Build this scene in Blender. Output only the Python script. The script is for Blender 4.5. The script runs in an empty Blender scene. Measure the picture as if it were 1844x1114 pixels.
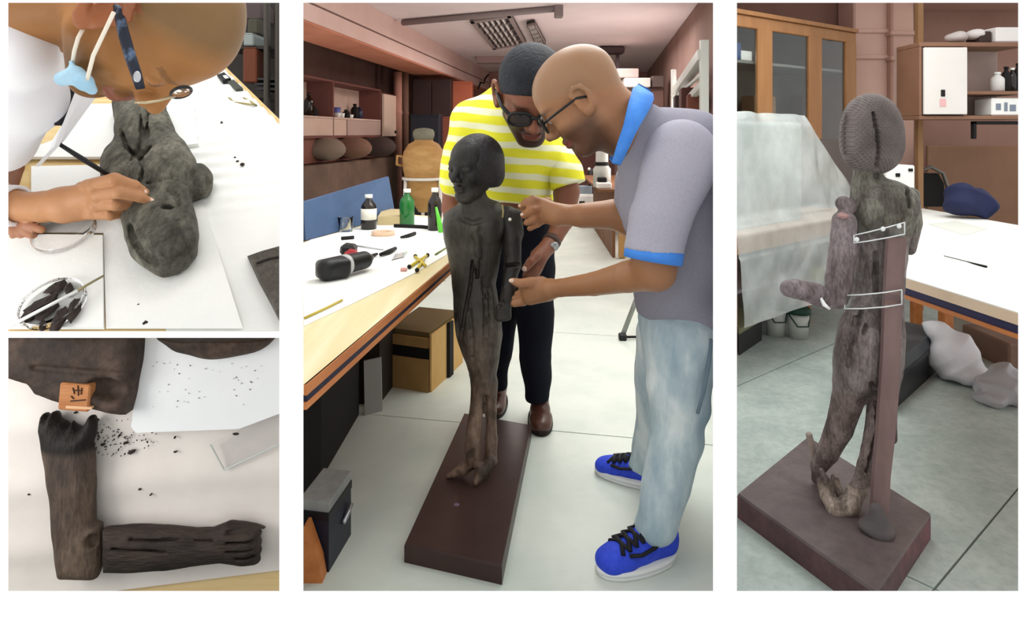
import bpy, math, random
import numpy as np
from mathutils import Vector, Matrix

random.seed(7); rng = np.random.default_rng(7)
sc = bpy.context.scene
COL = sc.collection

# ------------------------------------------------------------------ camera, world, lights, exposure
F, CX, HY, H = 1200.0, 922.0, 240.0, 1.35        # focal length in pixels, principal column, horizon row, eye height
cam = bpy.data.cameras.new('camera'); co = bpy.data.objects.new('camera', cam); COL.objects.link(co)
cam.sensor_width = 36.0; cam.lens = 36.0 * F / 1844.0; cam.shift_y = -317.0 / 1844.0
cam.clip_start = 0.05; cam.clip_end = 200
co.location = (0, 0, H); co.rotation_euler = (math.pi / 2, 0, 0)
sc.camera = co

w = bpy.data.worlds.new('world'); sc.world = w; w.use_nodes = True
bg = w.node_tree.nodes['Background']; bg.inputs[0].default_value = (1.0, 1.0, 1.0, 1); bg.inputs[1].default_value = 1.12

def area(name, loc, target, size, power, color=(1, 1, 1)):
    l = bpy.data.lights.new(name, 'AREA'); l.shape = 'RECTANGLE'; l.size, l.size_y = size
    l.energy = power; l.color = color
    o = bpy.data.objects.new(name, l); COL.objects.link(o); o.location = loc
    o.rotation_euler = (Vector(target) - Vector(loc)).to_track_quat('-Z', 'Y').to_euler()
    return o
area('ceiling_lamp_workshop', (0.45, 3.5, 2.68), (0.3, 3.0, 0), (1.2, 2.2), 45, (1.0, 0.99, 0.95))
area('ceiling_lamp_rear', (0.7, 8.6, 2.55), (0.7, 8.6, 0), (2.0, 3.2), 95, (1.0, 0.93, 0.88))
area('ceiling_lamp_store', (2.1, 3.4, 2.75), (1.6, 2.8, 0), (1.6, 2.0), 44, (0.97, 1.0, 0.99))
area('soffit_fill_light', (1.95, 7.6, 1.5), (-1.2, 8.4, 2.3), (1.0, 2.4), 60, (1.0, 0.93, 0.9))  # added unseen fill light for soffit and ceiling; no window here
area('bench_fill_upper', (-0.95, 1.5, 2.35), (-0.95, 2.2, 1.1), (0.9, 0.7), 9.5, (1.0, 0.99, 0.96))  # added unseen fill light above the tilted bench
area('bench_fill_lower', (-1.9, 1.2, 0.75), (-1.15, 1.9, 0.4), (0.5, 0.7), 7, (1.0, 0.97, 0.92))  # added unseen fill light beside the foam layout

vs = sc.view_settings
vs.view_transform = 'Standard'; vs.look = 'None'; vs.gamma = 1.0; vs.use_curve_mapping = False
vs.exposure = 0.0

# ------------------------------------------------------------------ coordinates
def P(px, py, Y):                                  # a pixel of the photograph at depth Y (metres)
    return Vector(((px - CX) / F * Y, Y, H - (py - HY) / F * Y))
def G(px, py, z=0.0):                              # a pixel on the horizontal plane of height z
    return P(px, py, (H - z) * F / (py - HY))

# ------------------------------------------------------------------ materials
def lin(c):
    if isinstance(c, str): c = tuple(int(c[i:i + 2], 16) for i in (0, 2, 4))
    return tuple(((v / 255) / 12.92 if v / 255 <= 0.04045 else ((v / 255 + 0.055) / 1.055) ** 2.4) for v in c) + (1,)

_m = {}
def mat(name, c1, c2=None, scale=6, rough=0.6, bump=0.0, bscale=30, stretch=(1, 1, 1), spec=0.4, metal=0.0,
        trans=0.0, alpha=1.0, ior=1.45, detail=4, attr=False, c3=None, sss=0.0, lo=0.35, hi=0.65, emit=0, grain=0.0, gscale=70):
    if name in _m: return _m[name]
    m = bpy.data.materials.new(name); m.use_nodes = True; nt = m.node_tree; N = nt.nodes; L = nt.links
    b = N['Principled BSDF']; _m[name] = m
    b.inputs['Roughness'].default_value = rough; b.inputs['Metallic'].default_value = metal
    b.inputs['Specular IOR Level'].default_value = spec; b.inputs['IOR'].default_value = ior
    b.inputs['Transmission Weight'].default_value = trans; b.inputs['Alpha'].default_value = alpha
    b.inputs['Base Color'].default_value = lin(c1)
    tc = N.new('ShaderNodeTexCoord'); mp = N.new('ShaderNodeMapping'); L.new(tc.outputs['Object'], mp.inputs[0])
    mp.inputs['Scale'].default_value = stretch
    src = None
    if attr:
        a = N.new('ShaderNodeAttribute'); a.attribute_name = 'Col'; src = a.outputs['Color']
    if c2 is not None:
        n = N.new('ShaderNodeTexNoise'); n.inputs['Scale'].default_value = scale; n.inputs['Detail'].default_value = detail
        n.inputs['Roughness'].default_value = 0.6
        L.new(mp.outputs[0], n.inputs['Vector'])
        r = N.new('ShaderNodeValToRGB'); r.color_ramp.elements[0].position = lo; r.color_ramp.elements[1].position = hi
        r.color_ramp.elements[0].color = lin(c1); r.color_ramp.elements[1].color = lin(c2)
        if c3 is not None:
            e = r.color_ramp.elements.new((lo + hi) / 2); e.color = lin(c3)
        L.new(n.outputs['Fac'], r.inputs[0])
        if src is not None:
            x = N.new('ShaderNodeMix'); x.data_type = 'RGBA'; x.blend_type = 'MULTIPLY'; x.inputs[0].default_value = 1
            L.new(src, x.inputs[6]); L.new(r.outputs[0], x.inputs[7]); src = x.outputs[2]
        else: src = r.outputs[0]
    if grain and src is not None:                  # fine pitting and wear in the colour
        n3 = N.new('ShaderNodeTexNoise'); n3.inputs['Scale'].default_value = gscale; n3.inputs['Detail'].default_value = 6; n3.inputs['Roughness'].default_value = .7
        L.new(mp.outputs[0], n3.inputs['Vector']); r3 = N.new('ShaderNodeValToRGB'); r3.color_ramp.elements[0].position = .36; r3.color_ramp.elements[1].position = .58
        g = 1 - grain; r3.color_ramp.elements[0].color = (g, g, g, 1); r3.color_ramp.elements[1].color = (1, 1, 1, 1); L.new(n3.outputs['Fac'], r3.inputs[0])
        x3 = N.new('ShaderNodeMix'); x3.data_type = 'RGBA'; x3.blend_type = 'MULTIPLY'; x3.inputs[0].default_value = 1; L.new(src, x3.inputs[6]); L.new(r3.outputs[0], x3.inputs[7]); src = x3.outputs[2]
    if src is not None: L.new(src, b.inputs['Base Color'])
    if bump:
        n2 = N.new('ShaderNodeTexNoise'); n2.inputs['Scale'].default_value = bscale; n2.inputs['Detail'].default_value = 5
        L.new(mp.outputs[0], n2.inputs['Vector'])
        bp = N.new('ShaderNodeBump'); bp.inputs['Strength'].default_value = bump; bp.inputs['Distance'].default_value = 0.01
        L.new(n2.outputs['Fac'], bp.inputs['Height']); L.new(bp.outputs[0], b.inputs['Normal'])
    if sss:
        b.inputs['Subsurface Weight'].default_value = sss; b.inputs['Subsurface Radius'].default_value = (0.02, 0.008, 0.004)
        b.inputs['Subsurface Scale'].default_value = 0.3
    if emit: b.inputs['Emission Color'].default_value = lin(c1); b.inputs['Emission Strength'].default_value = emit
    return m

def stripes(name, ca, cb, period, tilt=(0, 0, 1), duty=0.5, rough=0.8, bump=0.25):
    m = mat(name, ca, rough=rough, bump=bump, bscale=25, spec=0.2); nt = m.node_tree; N = nt.nodes; L = nt.links
    tc = N.new('ShaderNodeTexCoord'); d = N.new('ShaderNodeVectorMath'); d.operation = 'DOT_PRODUCT'
    L.new(tc.outputs['Object'], d.inputs[0]); d.inputs[1].default_value = tilt
    n = N.new('ShaderNodeTexNoise'); n.inputs['Scale'].default_value = 5; L.new(tc.outputs['Object'], n.inputs['Vector'])
    ma = N.new('ShaderNodeMath'); ma.operation = 'MULTIPLY_ADD'; ma.inputs[1].default_value = 0.03
    L.new(n.outputs['Fac'], ma.inputs[0]); L.new(d.outputs['Value'], ma.inputs[2])
    pg = N.new('ShaderNodeMath'); pg.operation = 'PINGPONG'; pg.inputs[1].default_value = period / 2; L.new(ma.outputs[0], pg.inputs[0])
    mr = N.new('ShaderNodeMapRange'); L.new(pg.outputs[0], mr.inputs[0])
    mr.inputs[1].default_value = period / 2 * duty - 0.0025; mr.inputs[2].default_value = period / 2 * duty + 0.0025
    x = N.new('ShaderNodeMix'); x.data_type = 'RGBA'; x.inputs[6].default_value = lin(ca); x.inputs[7].default_value = lin(cb)
    L.new(mr.outputs[0], x.inputs[0]); L.new(x.outputs[2], N['Principled BSDF'].inputs['Base Color'])
    return m

# ------------------------------------------------------------------ objects
ROOT = {}
def tag(o, label=None, cat=None, group=None, kind=None):
    if label: o['label'] = label
    if cat: o['category'] = cat
    if group: o['group'] = group
    if kind: o['kind'] = kind
    return o
def thing(name, label, cat, loc=(0, 0, 0), group=None):
    o = bpy.data.objects.new(name, None); COL.objects.link(o); o.location = loc; o.empty_display_size = 0.05
    ROOT[o] = Vector(loc); return tag(o, label, cat, group)

def link(name, verts, faces, m, parent=None, smooth=False, col=None, origin=None):
    v = np.asarray(verts, dtype=np.float32).reshape(-1, 3)
    if parent is not None: org = ROOT[parent]
    elif origin is not None: org = Vector(origin)
    else: org = Vector(((v[:, 0].min() + v[:, 0].max()) / 2, (v[:, 1].min() + v[:, 1].max()) / 2, v[:, 2].min()))
    v = v - np.array(org, dtype=np.float32)
    me = bpy.data.meshes.new(name)
    if isinstance(faces, np.ndarray):
        nf = len(faces); me.vertices.add(len(v)); me.vertices.foreach_set('co', v.ravel())
        me.loops.add(nf * 4); me.polygons.add(nf)
        me.loops.foreach_set('vertex_index', faces.astype(np.int32).ravel())
        me.polygons.foreach_set('loop_start', np.arange(0, nf * 4, 4, dtype=np.int32))
        me.update(calc_edges=True); me.validate()
    else:
        me.from_pydata([tuple(float(c) for c in q) for q in v], [], faces); me.update()
    if smooth: me.polygons.foreach_set('use_smooth', [True] * len(me.polygons))
    if col is not None:
        a = me.color_attributes.new('Col', 'FLOAT_COLOR', 'POINT')
        c = np.ones((len(v), 4), np.float32); c[:, :3] = col; a.data.foreach_set('color', c.ravel())
    o = bpy.data.objects.new(name, me); COL.objects.link(o); me.materials.append(m)
    ROOT[o] = org
    if parent is not None: o.parent = parent
    else: o.location = org
    return o

def frame_of(axis, up=None):
    a = Vector(axis).normalized()
    u = Vector(up) if up is not None else (Vector((0, 0, 1)) if abs(a.z) < 0.9 else Vector((0, 1, 0)))
    x = u.cross(a).normalized(); y = a.cross(x)
    return x, y, a

class MB:                                          # collects shapes into one mesh
    def __init__(s): s.v = []; s.f = []
    def add(s, v, f):
        n = len(s.v); s.v += [tuple(q) for q in v]; s.f += [tuple(i + n for i in q) for q in f]; return s
    def box(s, c, size, R=None, bev=0.0):
        c = Vector(c); hx, hy, hz = (q / 2 for q in size); R = R or Matrix.Identity(3)
        if bev <= 0:
            vs = [c + R @ Vector((x * hx, y * hy, z * hz)) for x in (-1, 1) for y in (-1, 1) for z in (-1, 1)]
            return s.add(vs, [(0, 1, 3, 2), (4, 6, 7, 5), (0, 4, 5, 1), (2, 3, 7, 6), (0, 2, 6, 4), (1, 5, 7, 3)])
        b = min(bev, hx * .49, hy * .49, hz * .49); vs = []; idx = {}
        for x in (-1, 1):
            for y in (-1, 1):
                for z in (-1, 1):
                    for k in range(3):
                        q = [x * (hx - b), y * (hy - b), z * (hz - b)]; q[k] = (x, y, z)[k] * (hx, hy, hz)[k]
                        idx[(x, y, z, k)] = len(vs); vs.append(c + R @ Vector(q))
        fs = []
        for k in range(3):
            i, j = (k + 1) % 3, (k + 2) % 3
            for sg in (-1, 1):
                ring = []
                for a_, b_ in ((-1, -1), (1, -1), (1, 1), (-1, 1)):
                    t = [0, 0, 0]; t[k] = sg; t[i] = a_; t[j] = b_; ring.append(idx[(*t, k)])
                fs.append(tuple(ring) if sg > 0 else tuple(ring[::-1]))
            for a_ in (-1, 1):
                for b_ in (-1, 1):
                    t0 = [0, 0, 0]; t0[k] = -1; t0[i] = a_; t0[j] = b_; t1 = list(t0); t1[k] = 1
                    q = [idx[(*t0, i)], idx[(*t1, i)], idx[(*t1, j)], idx[(*t0, j)]]
                    fs.append(tuple(q) if a_ * b_ < 0 else tuple(q[::-1]))
        for x in (-1, 1):
            for y in (-1, 1):
                for z in (-1, 1):
                    q = [idx[(x, y, z, k)] for k in range(3)]; fs.append(tuple(q) if x * y * z > 0 else tuple(q[::-1]))
        return s.add(vs, fs)
    def slab(s, top, d):                           # polygon swept along the vector d
        n = len(top); d = Vector(d); t = [Vector(q) for q in top]; b = [q + d for q in t]
        nrm = Vector((0, 0, 0))
        for i in range(n): nrm += t[i].cross(t[(i + 1) % n])
        if nrm.dot(d) > 0: t.reverse(); b.reverse()
        return s.add(t + b, [tuple(range(n)), tuple(range(2 * n - 1, n - 1, -1))] + [(i, n + i, n + (i + 1) % n, (i + 1) % n) for i in range(n)])
    def loft(s, A, B):
        n = len(A); return s.add(list(A) + list(B), [tuple(range(n)), tuple(range(2 * n - 1, n - 1, -1))] + [(i, n + i, n + (i + 1) % n, (i + 1) % n) for i in range(n)])
    def tube(s, pts, r, seg=10, cap=True, flat=1.0, up=None):
        pts = [Vector(p) for p in pts]; n = len(pts); rs = r if isinstance(r, (list, tuple)) else [r] * n
        vs = []; px = None
        for i, p in enumerate(pts):
            d = pts[min(i + 1, n - 1)] - pts[max(i - 1, 0)]
            if d.length < 1e-9: d = Vector((0, 0, 1))
            d.normalize()
            if px is None: x, y, _ = frame_of(d, up)
            else:
                x = (px - d * px.dot(d))
                x = x.normalized() if x.length > 1e-6 else frame_of(d)[0]
                y = d.cross(x)
            px = x
            for k in range(seg):
                a = 2 * math.pi * k / seg; vs.append(p + x * (math.cos(a) * rs[i]) + y * (math.sin(a) * rs[i] * flat))
        fs = [(i * seg + k, i * seg + (k + 1) % seg, (i + 1) * seg + (k + 1) % seg, (i + 1) * seg + k) for i in range(n - 1) for k in range(seg)]
        if cap: fs += [tuple(range(seg - 1, -1, -1)), tuple((n - 1) * seg + k for k in range(seg))]
        return s.add(vs, fs)
    def lathe(s, prof, o, axis=(0, 0, 1), seg=24, closed=False, up=None):
        o = Vector(o); x, y, a = frame_of(axis, up); n = len(prof); vs = []
        for r, h in prof:
            for k in range(seg):
                t = 2 * math.pi * k / seg; vs.append(o + a * h + x * (math.cos(t) * max(r, 1e-5)) + y * (math.sin(t) * max(r, 1e-5)))
        fs = [(i * seg + k, i * seg + (k + 1) % seg, (i + 1) * seg + (k + 1) % seg, (i + 1) * seg + k) for i in range(n - 1) for k in range(seg)]
        if closed: fs += [((n - 1) * seg + k, (n - 1) * seg + (k + 1) % seg, (k + 1) % seg, k) for k in range(seg)]
        else: fs += [tuple(range(seg - 1, -1, -1)), tuple((n - 1) * seg + k for k in range(seg))]
        return s.add(vs, fs)
    def sphere(s, c, r, R=None, seg=14, rings=9):
        c = Vector(c); r = r if isinstance(r, (tuple, list)) else (r, r, r); R = R or Matrix.Identity(3); vs = []
        for i in range(1, rings):
            ph = math.pi * i / rings
            for k in range(seg):
                t = 2 * math.pi * k / seg
                vs.append(c + R @ Vector((r[0] * math.sin(ph) * math.cos(t), r[1] * math.sin(ph) * math.sin(t), r[2] * math.cos(ph))))
        a = len(vs); vs += [c + R @ Vector((0, 0, r[2])), c + R @ Vector((0, 0, -r[2]))]
        fs = [(i * seg + k, (i + 1) * seg + k, (i + 1) * seg + (k + 1) % seg, i * seg + (k + 1) % seg) for i in range(rings - 2) for k in range(seg)]
        fs += [(a, k, (k + 1) % seg) for k in range(seg)] + [(a + 1, (rings - 2) * seg + (k + 1) % seg, (rings - 2) * seg + k) for k in range(seg)]
        return s.add(vs, fs)
    def grid(s, fn, nu, nv):
        vs = [fn(i / nu, j / nv) for j in range(nv + 1) for i in range(nu + 1)]
        return s.add(vs, [(j * (nu + 1) + i, j * (nu + 1) + i + 1, (j + 1) * (nu + 1) + i + 1, (j + 1) * (nu + 1) + i) for j in range(nv) for i in range(nu)])
    def chunk(s, c, r, R=None, jag=0.25):          # an irregular broken lump
        n0 = len(s.v); s.sphere(c, r, R, 8, 6); c = Vector(c)
        for i in range(n0, len(s.v)):
            q = Vector(s.v[i]) - c; s.v[i] = tuple(c + q * (1 + random.uniform(-jag, jag)))
        return s
    def build(s, name, m, parent=None, smooth=False, origin=None): return link(name, s.v, s.f, m, parent, smooth, None, origin)

def rot(ax, deg): return Matrix.Rotation(math.radians(deg), 3, ax)
def basis(x, y, z): return Matrix((x, y, z)).transposed()

# ------------------------------------------------------------------ organic shapes: signed distance fields, meshed by surface nets
def _smin(a, b, k):
    h = np.maximum(k - np.abs(a - b), 0) / k
    return np.minimum(a, b) - h * h * k * 0.25

class SDF:
    def __init__(s, h): s.h = h; s.ops = []; s.posts = []; s.T = None
    def _pt(s, p): return Vector(p)
    def cap(s, a, b, ra, rb=None, k=0.02, op='+'):
        a = np.array(a, np.float32); b = np.array(b, np.float32); rb = ra if rb is None else rb; ba = b - a; l2 = max(float(ba @ ba), 1e-9)
        def d(x, y, z):
            t = np.clip(((x - a[0]) * ba[0] + (y - a[1]) * ba[1] + (z - a[2]) * ba[2]) / l2, 0, 1)
            return np.sqrt((x - a[0] - t * ba[0]) ** 2 + (y - a[1] - t * ba[1]) ** 2 + (z - a[2] - t * ba[2]) ** 2) - (ra + (rb - ra) * t)
        r = max(ra, rb); s.ops.append((op, d, np.minimum(a, b) - r, np.maximum(a, b) + r, k)); return s
    def chain(s, pts, rs, k=0.02, op='+'):
        for i in range(len(pts) - 1): s.cap(pts[i], pts[i + 1], rs[i], rs[i + 1], k, op)
        return s
    def poly(s, pts, rs, k=0.02, op='+'):          # a limb: capsules end to end, joined to the rest as one piece
        t = SDF(s.h); t.chain(pts, rs, .004); ds = [o[1] for o in t.ops]
        def d(x, y, z):
            v = ds[0](x, y, z)
            for q in ds[1:]: v = _smin(v, q(x, y, z), .006)
            return v
        s.ops.append((op, d, np.min([o[2] for o in t.ops], 0), np.max([o[3] for o in t.ops], 0), k)); return s
    def ell(s, c, r, R=None, k=0.02, op='+'):
        c = np.array(c, np.float32); r = np.array(r if hasattr(r, '__len__') else (r, r, r), np.float32); M = np.array(R if R is not None else Matrix.Identity(3), np.float32)
        def d(x, y, z):
            X, Y_, Z = x - c[0], y - c[1], z - c[2]
            q = [M[0, i] * X + M[1, i] * Y_ + M[2, i] * Z for i in range(3)]
            k0 = np.sqrt(sum((q[i] / r[i]) ** 2 for i in range(3))); k1 = np.sqrt(sum((q[i] / r[i] ** 2) ** 2 for i in range(3))) + 1e-6
            return k0 * (k0 - 1) / k1
        ext = np.sqrt(((M * r[None, :]) ** 2).sum(1)); s.ops.append((op, d, c - ext, c + ext, k)); return s
    def box(s, c, half, R=None, rd=0.01, k=0.01, op='+'):
        c = np.array(c, np.float32); hf = np.array(half, np.float32); M = np.array(R if R is not None else Matrix.Identity(3), np.float32)
        def d(x, y, z):
            X, Y_, Z = x - c[0], y - c[1], z - c[2]
            q = [np.abs(M[0, i] * X + M[1, i] * Y_ + M[2, i] * Z) - hf[i] + rd for i in range(3)]
            o = np.sqrt(sum(np.maximum(t, 0) ** 2 for t in q)); return o + np.minimum(np.maximum(np.maximum(q[0], q[1]), q[2]), 0) - rd
        ext = (np.abs(M) * hf[None, :]).sum(1); s.ops.append((op, d, c - ext, c + ext, k)); return s
    def prism(s, pts, N, half, rd, k=.01, op='+', cz=None):   # an outline with thickness: edges rounded by rd
        q = [Vector(p) for p in pts]; c0 = sum(q, Vector()) / len(q); u, v_, w = frame_of(N)
        A = np.array([((p - c0).dot(u), (p - c0).dot(v_)) for p in q], np.float32); M = np.array((u, v_, w), np.float32); cc_ = np.array(c0, np.float32)
        def d(x, y, z):
            X, Y_, Z = x - cc_[0], y - cc_[1], z - cc_[2]; a, b, h = (M[i, 0] * X + M[i, 1] * Y_ + M[i, 2] * Z for i in range(3))
            best = None; ins = None
            for i in range(len(A)):
                p0, p1 = A[i - 1], A[i]; e = p1 - p0; wx, wy = a - p0[0], b - p0[1]; t = np.clip((wx * e[0] + wy * e[1]) / max(float(e @ e), 1e-12), 0, 1)
                dd = (wx - e[0] * t) ** 2 + (wy - e[1] * t) ** 2; best = dd if best is None else np.minimum(best, dd)
                cr = ((p0[1] > b) != (p1[1] > b)) & (a < (p1[0] - p0[0]) * (b - p0[1]) / (p1[1] - p0[1] + 1e-12) + p0[0]); ins = cr if ins is None else (ins ^ cr)
            p2 = np.where(ins, -1, 1) * np.sqrt(best); return -_smin(-p2, -(np.abs(h) - half), rd * 2)
        ext = np.abs(M.T) @ np.array([np.abs(A[:, 0]).max(), np.abs(A[:, 1]).max(), half], np.float32); s.ops.append((op, d, cc_ - ext, cc_ + ext, k)); return s
    def slot(s, a, b, r, dirn, depth, k=.004):     # a crack: cut along dirn down to the given depth under a-b
        a = np.array(a, np.float32); b = np.array(b, np.float32); w = np.array(Vector(dirn).normalized(), np.float32); ba = b - a; ba = ba - w * (ba @ w); l2 = max(float(ba @ ba), 1e-9)
        def d(x, y, z):
            X, Y_, Z = x - a[0], y - a[1], z - a[2]; h = X * w[0] + Y_ * w[1] + Z * w[2]; t = np.clip((X * ba[0] + Y_ * ba[1] + Z * ba[2]) / l2, 0, 1)
            q = np.sqrt((X - h * w[0] - t * ba[0]) ** 2 + (Y_ - h * w[1] - t * ba[1]) ** 2 + (Z - h * w[2] - t * ba[2]) ** 2) - r; return np.maximum(q, np.abs(h) - depth)
        e = np.abs(w) * depth + r; s.ops.append(('-', d, np.minimum(a, b) - e, np.maximum(a, b) + e, k)); return s
    def at(s, p):
        x, y, z = (np.float32(c) for c in p); v = np.float32(1.0)
        for op, d, l, u, k in s.ops:
            D = d(x, y, z); v = np.maximum(v, D) if op == 'cut' else (_smin(v, D, k) if op == '+' else -_smin(-v, D, k))
        return float(v)
    def drop(s, p, dirn, far=.25):                 # moves a point along dirn onto the surface, coming from outside
        w = Vector(dirn).normalized(); t = far
        while t > -far:
            if s.at(Vector(p) + w * t) < 0: return Vector(p) + w * t
            t -= .004
        return Vector(p)
    def groove(s, pts, r, dirn, depth, k=.004):    # a line carved into the surface, following it
        q = []
        for a, b in zip(pts[:-1], pts[1:]): q += [Vector(a).lerp(Vector(b), i / 3) for i in range(3)]
        q = [s.drop(p, Vector((0, 0, H)) - p) for p in q + [Vector(pts[-1])]]; w = Vector(dirn).normalized()
        for a, b in zip(q[:-1], q[1:]): s.slot((a + b) / 2 + (a - b) / 2, b, r, dirn, depth, k)
        return s
    def cut(s, c, n):                              # keeps the side the normal points away from
        c = np.array(c, np.float32); n = np.array(Vector(n).normalized(), np.float32)
        s.ops.append(('cut', lambda x, y, z: (x - c[0]) * n[0] + (y - c[1]) * n[1] + (z - c[2]) * n[2], None, None, 0)); return s
    def post(s, fn): s.posts.append(fn); return s
    def mesh(s):
        h = s.h; lo = np.min([o[2] for o in s.ops if o[0] == '+'], 0) - 3 * h; hi = np.max([o[3] for o in s.ops if o[0] == '+'], 0) + 3 * h
        n = np.ceil((hi - lo) / h).astype(int) + 1
        ax = [(lo[i] + h * np.arange(n[i])).astype(np.float32) for i in range(3)]
        Fd = np.full(n, 1.0, np.float32)
        for op, d, l, u, k in s.ops:
            if op == 'cut':
                Fd = np.maximum(Fd, d(ax[0][:, None, None], ax[1][None, :, None], ax[2][None, None, :])); continue
            m = k + 3 * h
            i0 = np.clip(((l - m - lo) / h).astype(int), 0, n - 1); i1 = np.clip(np.ceil((u + m - lo) / h).astype(int) + 1, 1, n)
            if np.any(i1 <= i0): continue
            sl = tuple(slice(i0[i], i1[i]) for i in range(3))
            D = d(ax[0][sl[0]][:, None, None], ax[1][sl[1]][None, :, None], ax[2][sl[2]][None, None, :])
            if op == '+': Fd[sl] = _smin(Fd[sl], D, k)
            else: Fd[sl] = -_smin(-Fd[sl], D, k)
        for fn in s.posts: Fd = fn(Fd, ax[0][:, None, None], ax[1][None, :, None], ax[2][None, None, :])
        return surface_nets(Fd, lo, h)
    def build(s, name, m, parent=None, colf=None, origin=None):
        v, q = s.mesh()
        return link(name, v, q, m, parent, True, colf(v) if colf else None, origin)

def surface_nets(Fd, lo, h):
    n = Fd.shape; S = Fd < 0
    def c(i, j, k, A): return A[i:n[0] - 1 + i, j:n[1] - 1 + j, k:n[2] - 1 + k]
    cnt = sum(c(i, j, k, S).astype(np.int8) for i in (0, 1) for j in (0, 1) for k in (0, 1))
    act = (cnt > 0) & (cnt < 8); I = np.argwhere(act); idx = np.full(act.shape, -1, np.int32); idx[act] = np.arange(len(I))
    acc = np.zeros((len(I), 3), np.float64); num = np.zeros(len(I))
    val = {(i, j, k): Fd[I[:, 0] + i, I[:, 1] + j, I[:, 2] + k].astype(np.float64) for i in (0, 1) for j in (0, 1) for k in (0, 1)}
    for a in range(3):
        for p in (0, 1):
            for q in (0, 1):
                e0 = [0, 0, 0]; e0[(a + 1) % 3] = p; e0[(a + 2) % 3] = q; e1 = list(e0); e1[a] = 1
                f0, f1 = val[tuple(e0)], val[tuple(e1)]; cr = (f0 < 0) != (f1 < 0)
                t = np.where(cr, f0 / np.where(cr, f0 - f1, 1), 0)
                pt = np.tile(np.array(e0, float), (len(I), 1)); pt[:, a] = t
                acc += pt * cr[:, None]; num += cr
    v = (I + acc / num[:, None]) * h + lo
    quads = []
    for a in range(3):
        b_, c_ = (a + 1) % 3, (a + 2) % 3
        s0 = [slice(1, n[i] - 1) for i in range(3)]; s0[a] = slice(0, n[a] - 1); s1 = list(s0); s1[a] = slice(1, n[a])
        A0 = S[tuple(s0)]; A1 = S[tuple(s1)]; E = np.argwhere(A0 != A1); base = E + 1; base[:, a] -= 1
        def g(db, dc):
            q = base.copy(); q[:, b_] -= db; q[:, c_] -= dc; return idx[q[:, 0], q[:, 1], q[:, 2]]
        Q = np.stack([g(1, 1), g(0, 1), g(0, 0), g(1, 0)], 1); fl = ~A0[E[:, 0], E[:, 1], E[:, 2]]
        Q[fl] = Q[fl][:, ::-1]; quads.append(Q)
    Q = np.concatenate(quads); return v.astype(np.float32), Q[(Q >= 0).all(1)]

def R_(px, Y): return px * Y / F                   # a length in pixels at depth Y
def cp(s, a, b, ra, rb, k=12, op='+'):             # capsule given in pixels: a, b = (px, py, Y), radii and blend in pixels
    s.cap(P(*a), P(*b), R_(ra, a[2]), R_(rb, b[2]), R_(k, a[2]), op)
def ch(s, pts, k=12, op='+'):                      # chain of (px, py, Y, radius)
    s.poly([P(*a[:3]) for a in pts], [R_(a[3], a[2]) for a in pts], R_(k, pts[0][2]), op)

def head_sdf(s, X, neck=None, ears=True, K=1.0, face=True, beard=0):
    """X maps head space (chin z=0, crown z=1, x forward, y to the left) into the scene; K is the head height."""
    def e(c, r, k=.05, op='+', R=None):
        M = X.to_3x3().normalized(); M = M if R is None else M @ R
        s.ell(X @ Vector(c), [q * K for q in r], M, k * K, op)
    def c(a, b, ra, rb=None, k=.05, op='+'): s.cap(X @ Vector(a), X @ Vector(b), ra * K, (ra if rb is None else rb) * K, k * K, op)
    e((-.05, 0, .655), (.44, .345, .345)); e((.10, 0, .40), (.27, .275, .34), .1)
    e((.25, 0, .09), (.09, .11, .09), .1)
    for sg in (-1, 1):
        c((.0, sg * .21, .24), (.23, sg * .07, .08), .085, .08, .08)
        e((.22, sg * .19, .40), (.11, .09, .09), .08)
    if face:
        c((.315, -.15, .575), (.315, .15, .575), .055, None, .07)
        for sg in (-1, 1):
            e((.40, sg * .145, .495), (.075, .085, .055), .05, '-')
            e((.30, sg * .14, .495), (.072, .075, .062), .015)
            c((.335, sg * .075, .515), (.335, sg * .20, .51), .022, None, .02)
        c((.345, 0, .53), (.455, 0, .365), .035, .052, .05)
        for sg in (-1, 1): e((.40, sg * .058, .345), (.055, .04, .04), .03)
        for sg in (-1, 1): e((.445, sg * .03, .315), (.025, .018, .02), .012, '-')
        e((.345, 0, .235), (.055, .115, .035), .03); e((.335, 0, .18), (.055, .095, .035), .03)
        c((.40, -.085, .208), (.40, .085, .208), .012, None, .012, '-')
    if ears:
        for sg in (-1, 1):
            M = Matrix.Rotation(math.radians(-12), 3, 'Y') @ Matrix.Rotation(math.radians(sg * 20), 3, 'Z')
            e((-.04, sg * .345, .47), (.085, .03, .14), .03, '+', M)
            hx = [(.03, .50, .345), (.025, .57, .36), (-.03, .625, .385), (-.10, .60, .405), (-.125, .52, .41), (-.10, .43, .395), (-.05, .36, .375), (-.01, .345, .355)]
            for a_, b_ in zip(hx[:-1], hx[1:]): c((a_[0], sg * a_[2], a_[1]), (b_[0], sg * b_[2], b_[1]), .024, None, .012)
            c((-.06, sg * .37, .40), (-.01, sg * .36, .35), .036, None, .02)
            e((-.035, sg * .395, .485), (.05, .03, .075), .012, '-', M); c((.01, sg * .37, .43), (.02, sg * .36, .48), .02, None, .015)
def headframe(c, fwd, up, K):                      # c = where the point (0,0,.5) of head space lands
    f = Vector(fwd).normalized(); u = Vector(up); u = (u - f * u.dot(f)).normalized(); l = u.cross(f)
    M = basis(f, l, u).to_4x4() * 1.0
    S = Matrix.Translation(Vector(c)) @ M @ Matrix.Scale(K, 4) @ Matrix.Translation((0, 0, -.5)); return S

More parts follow.
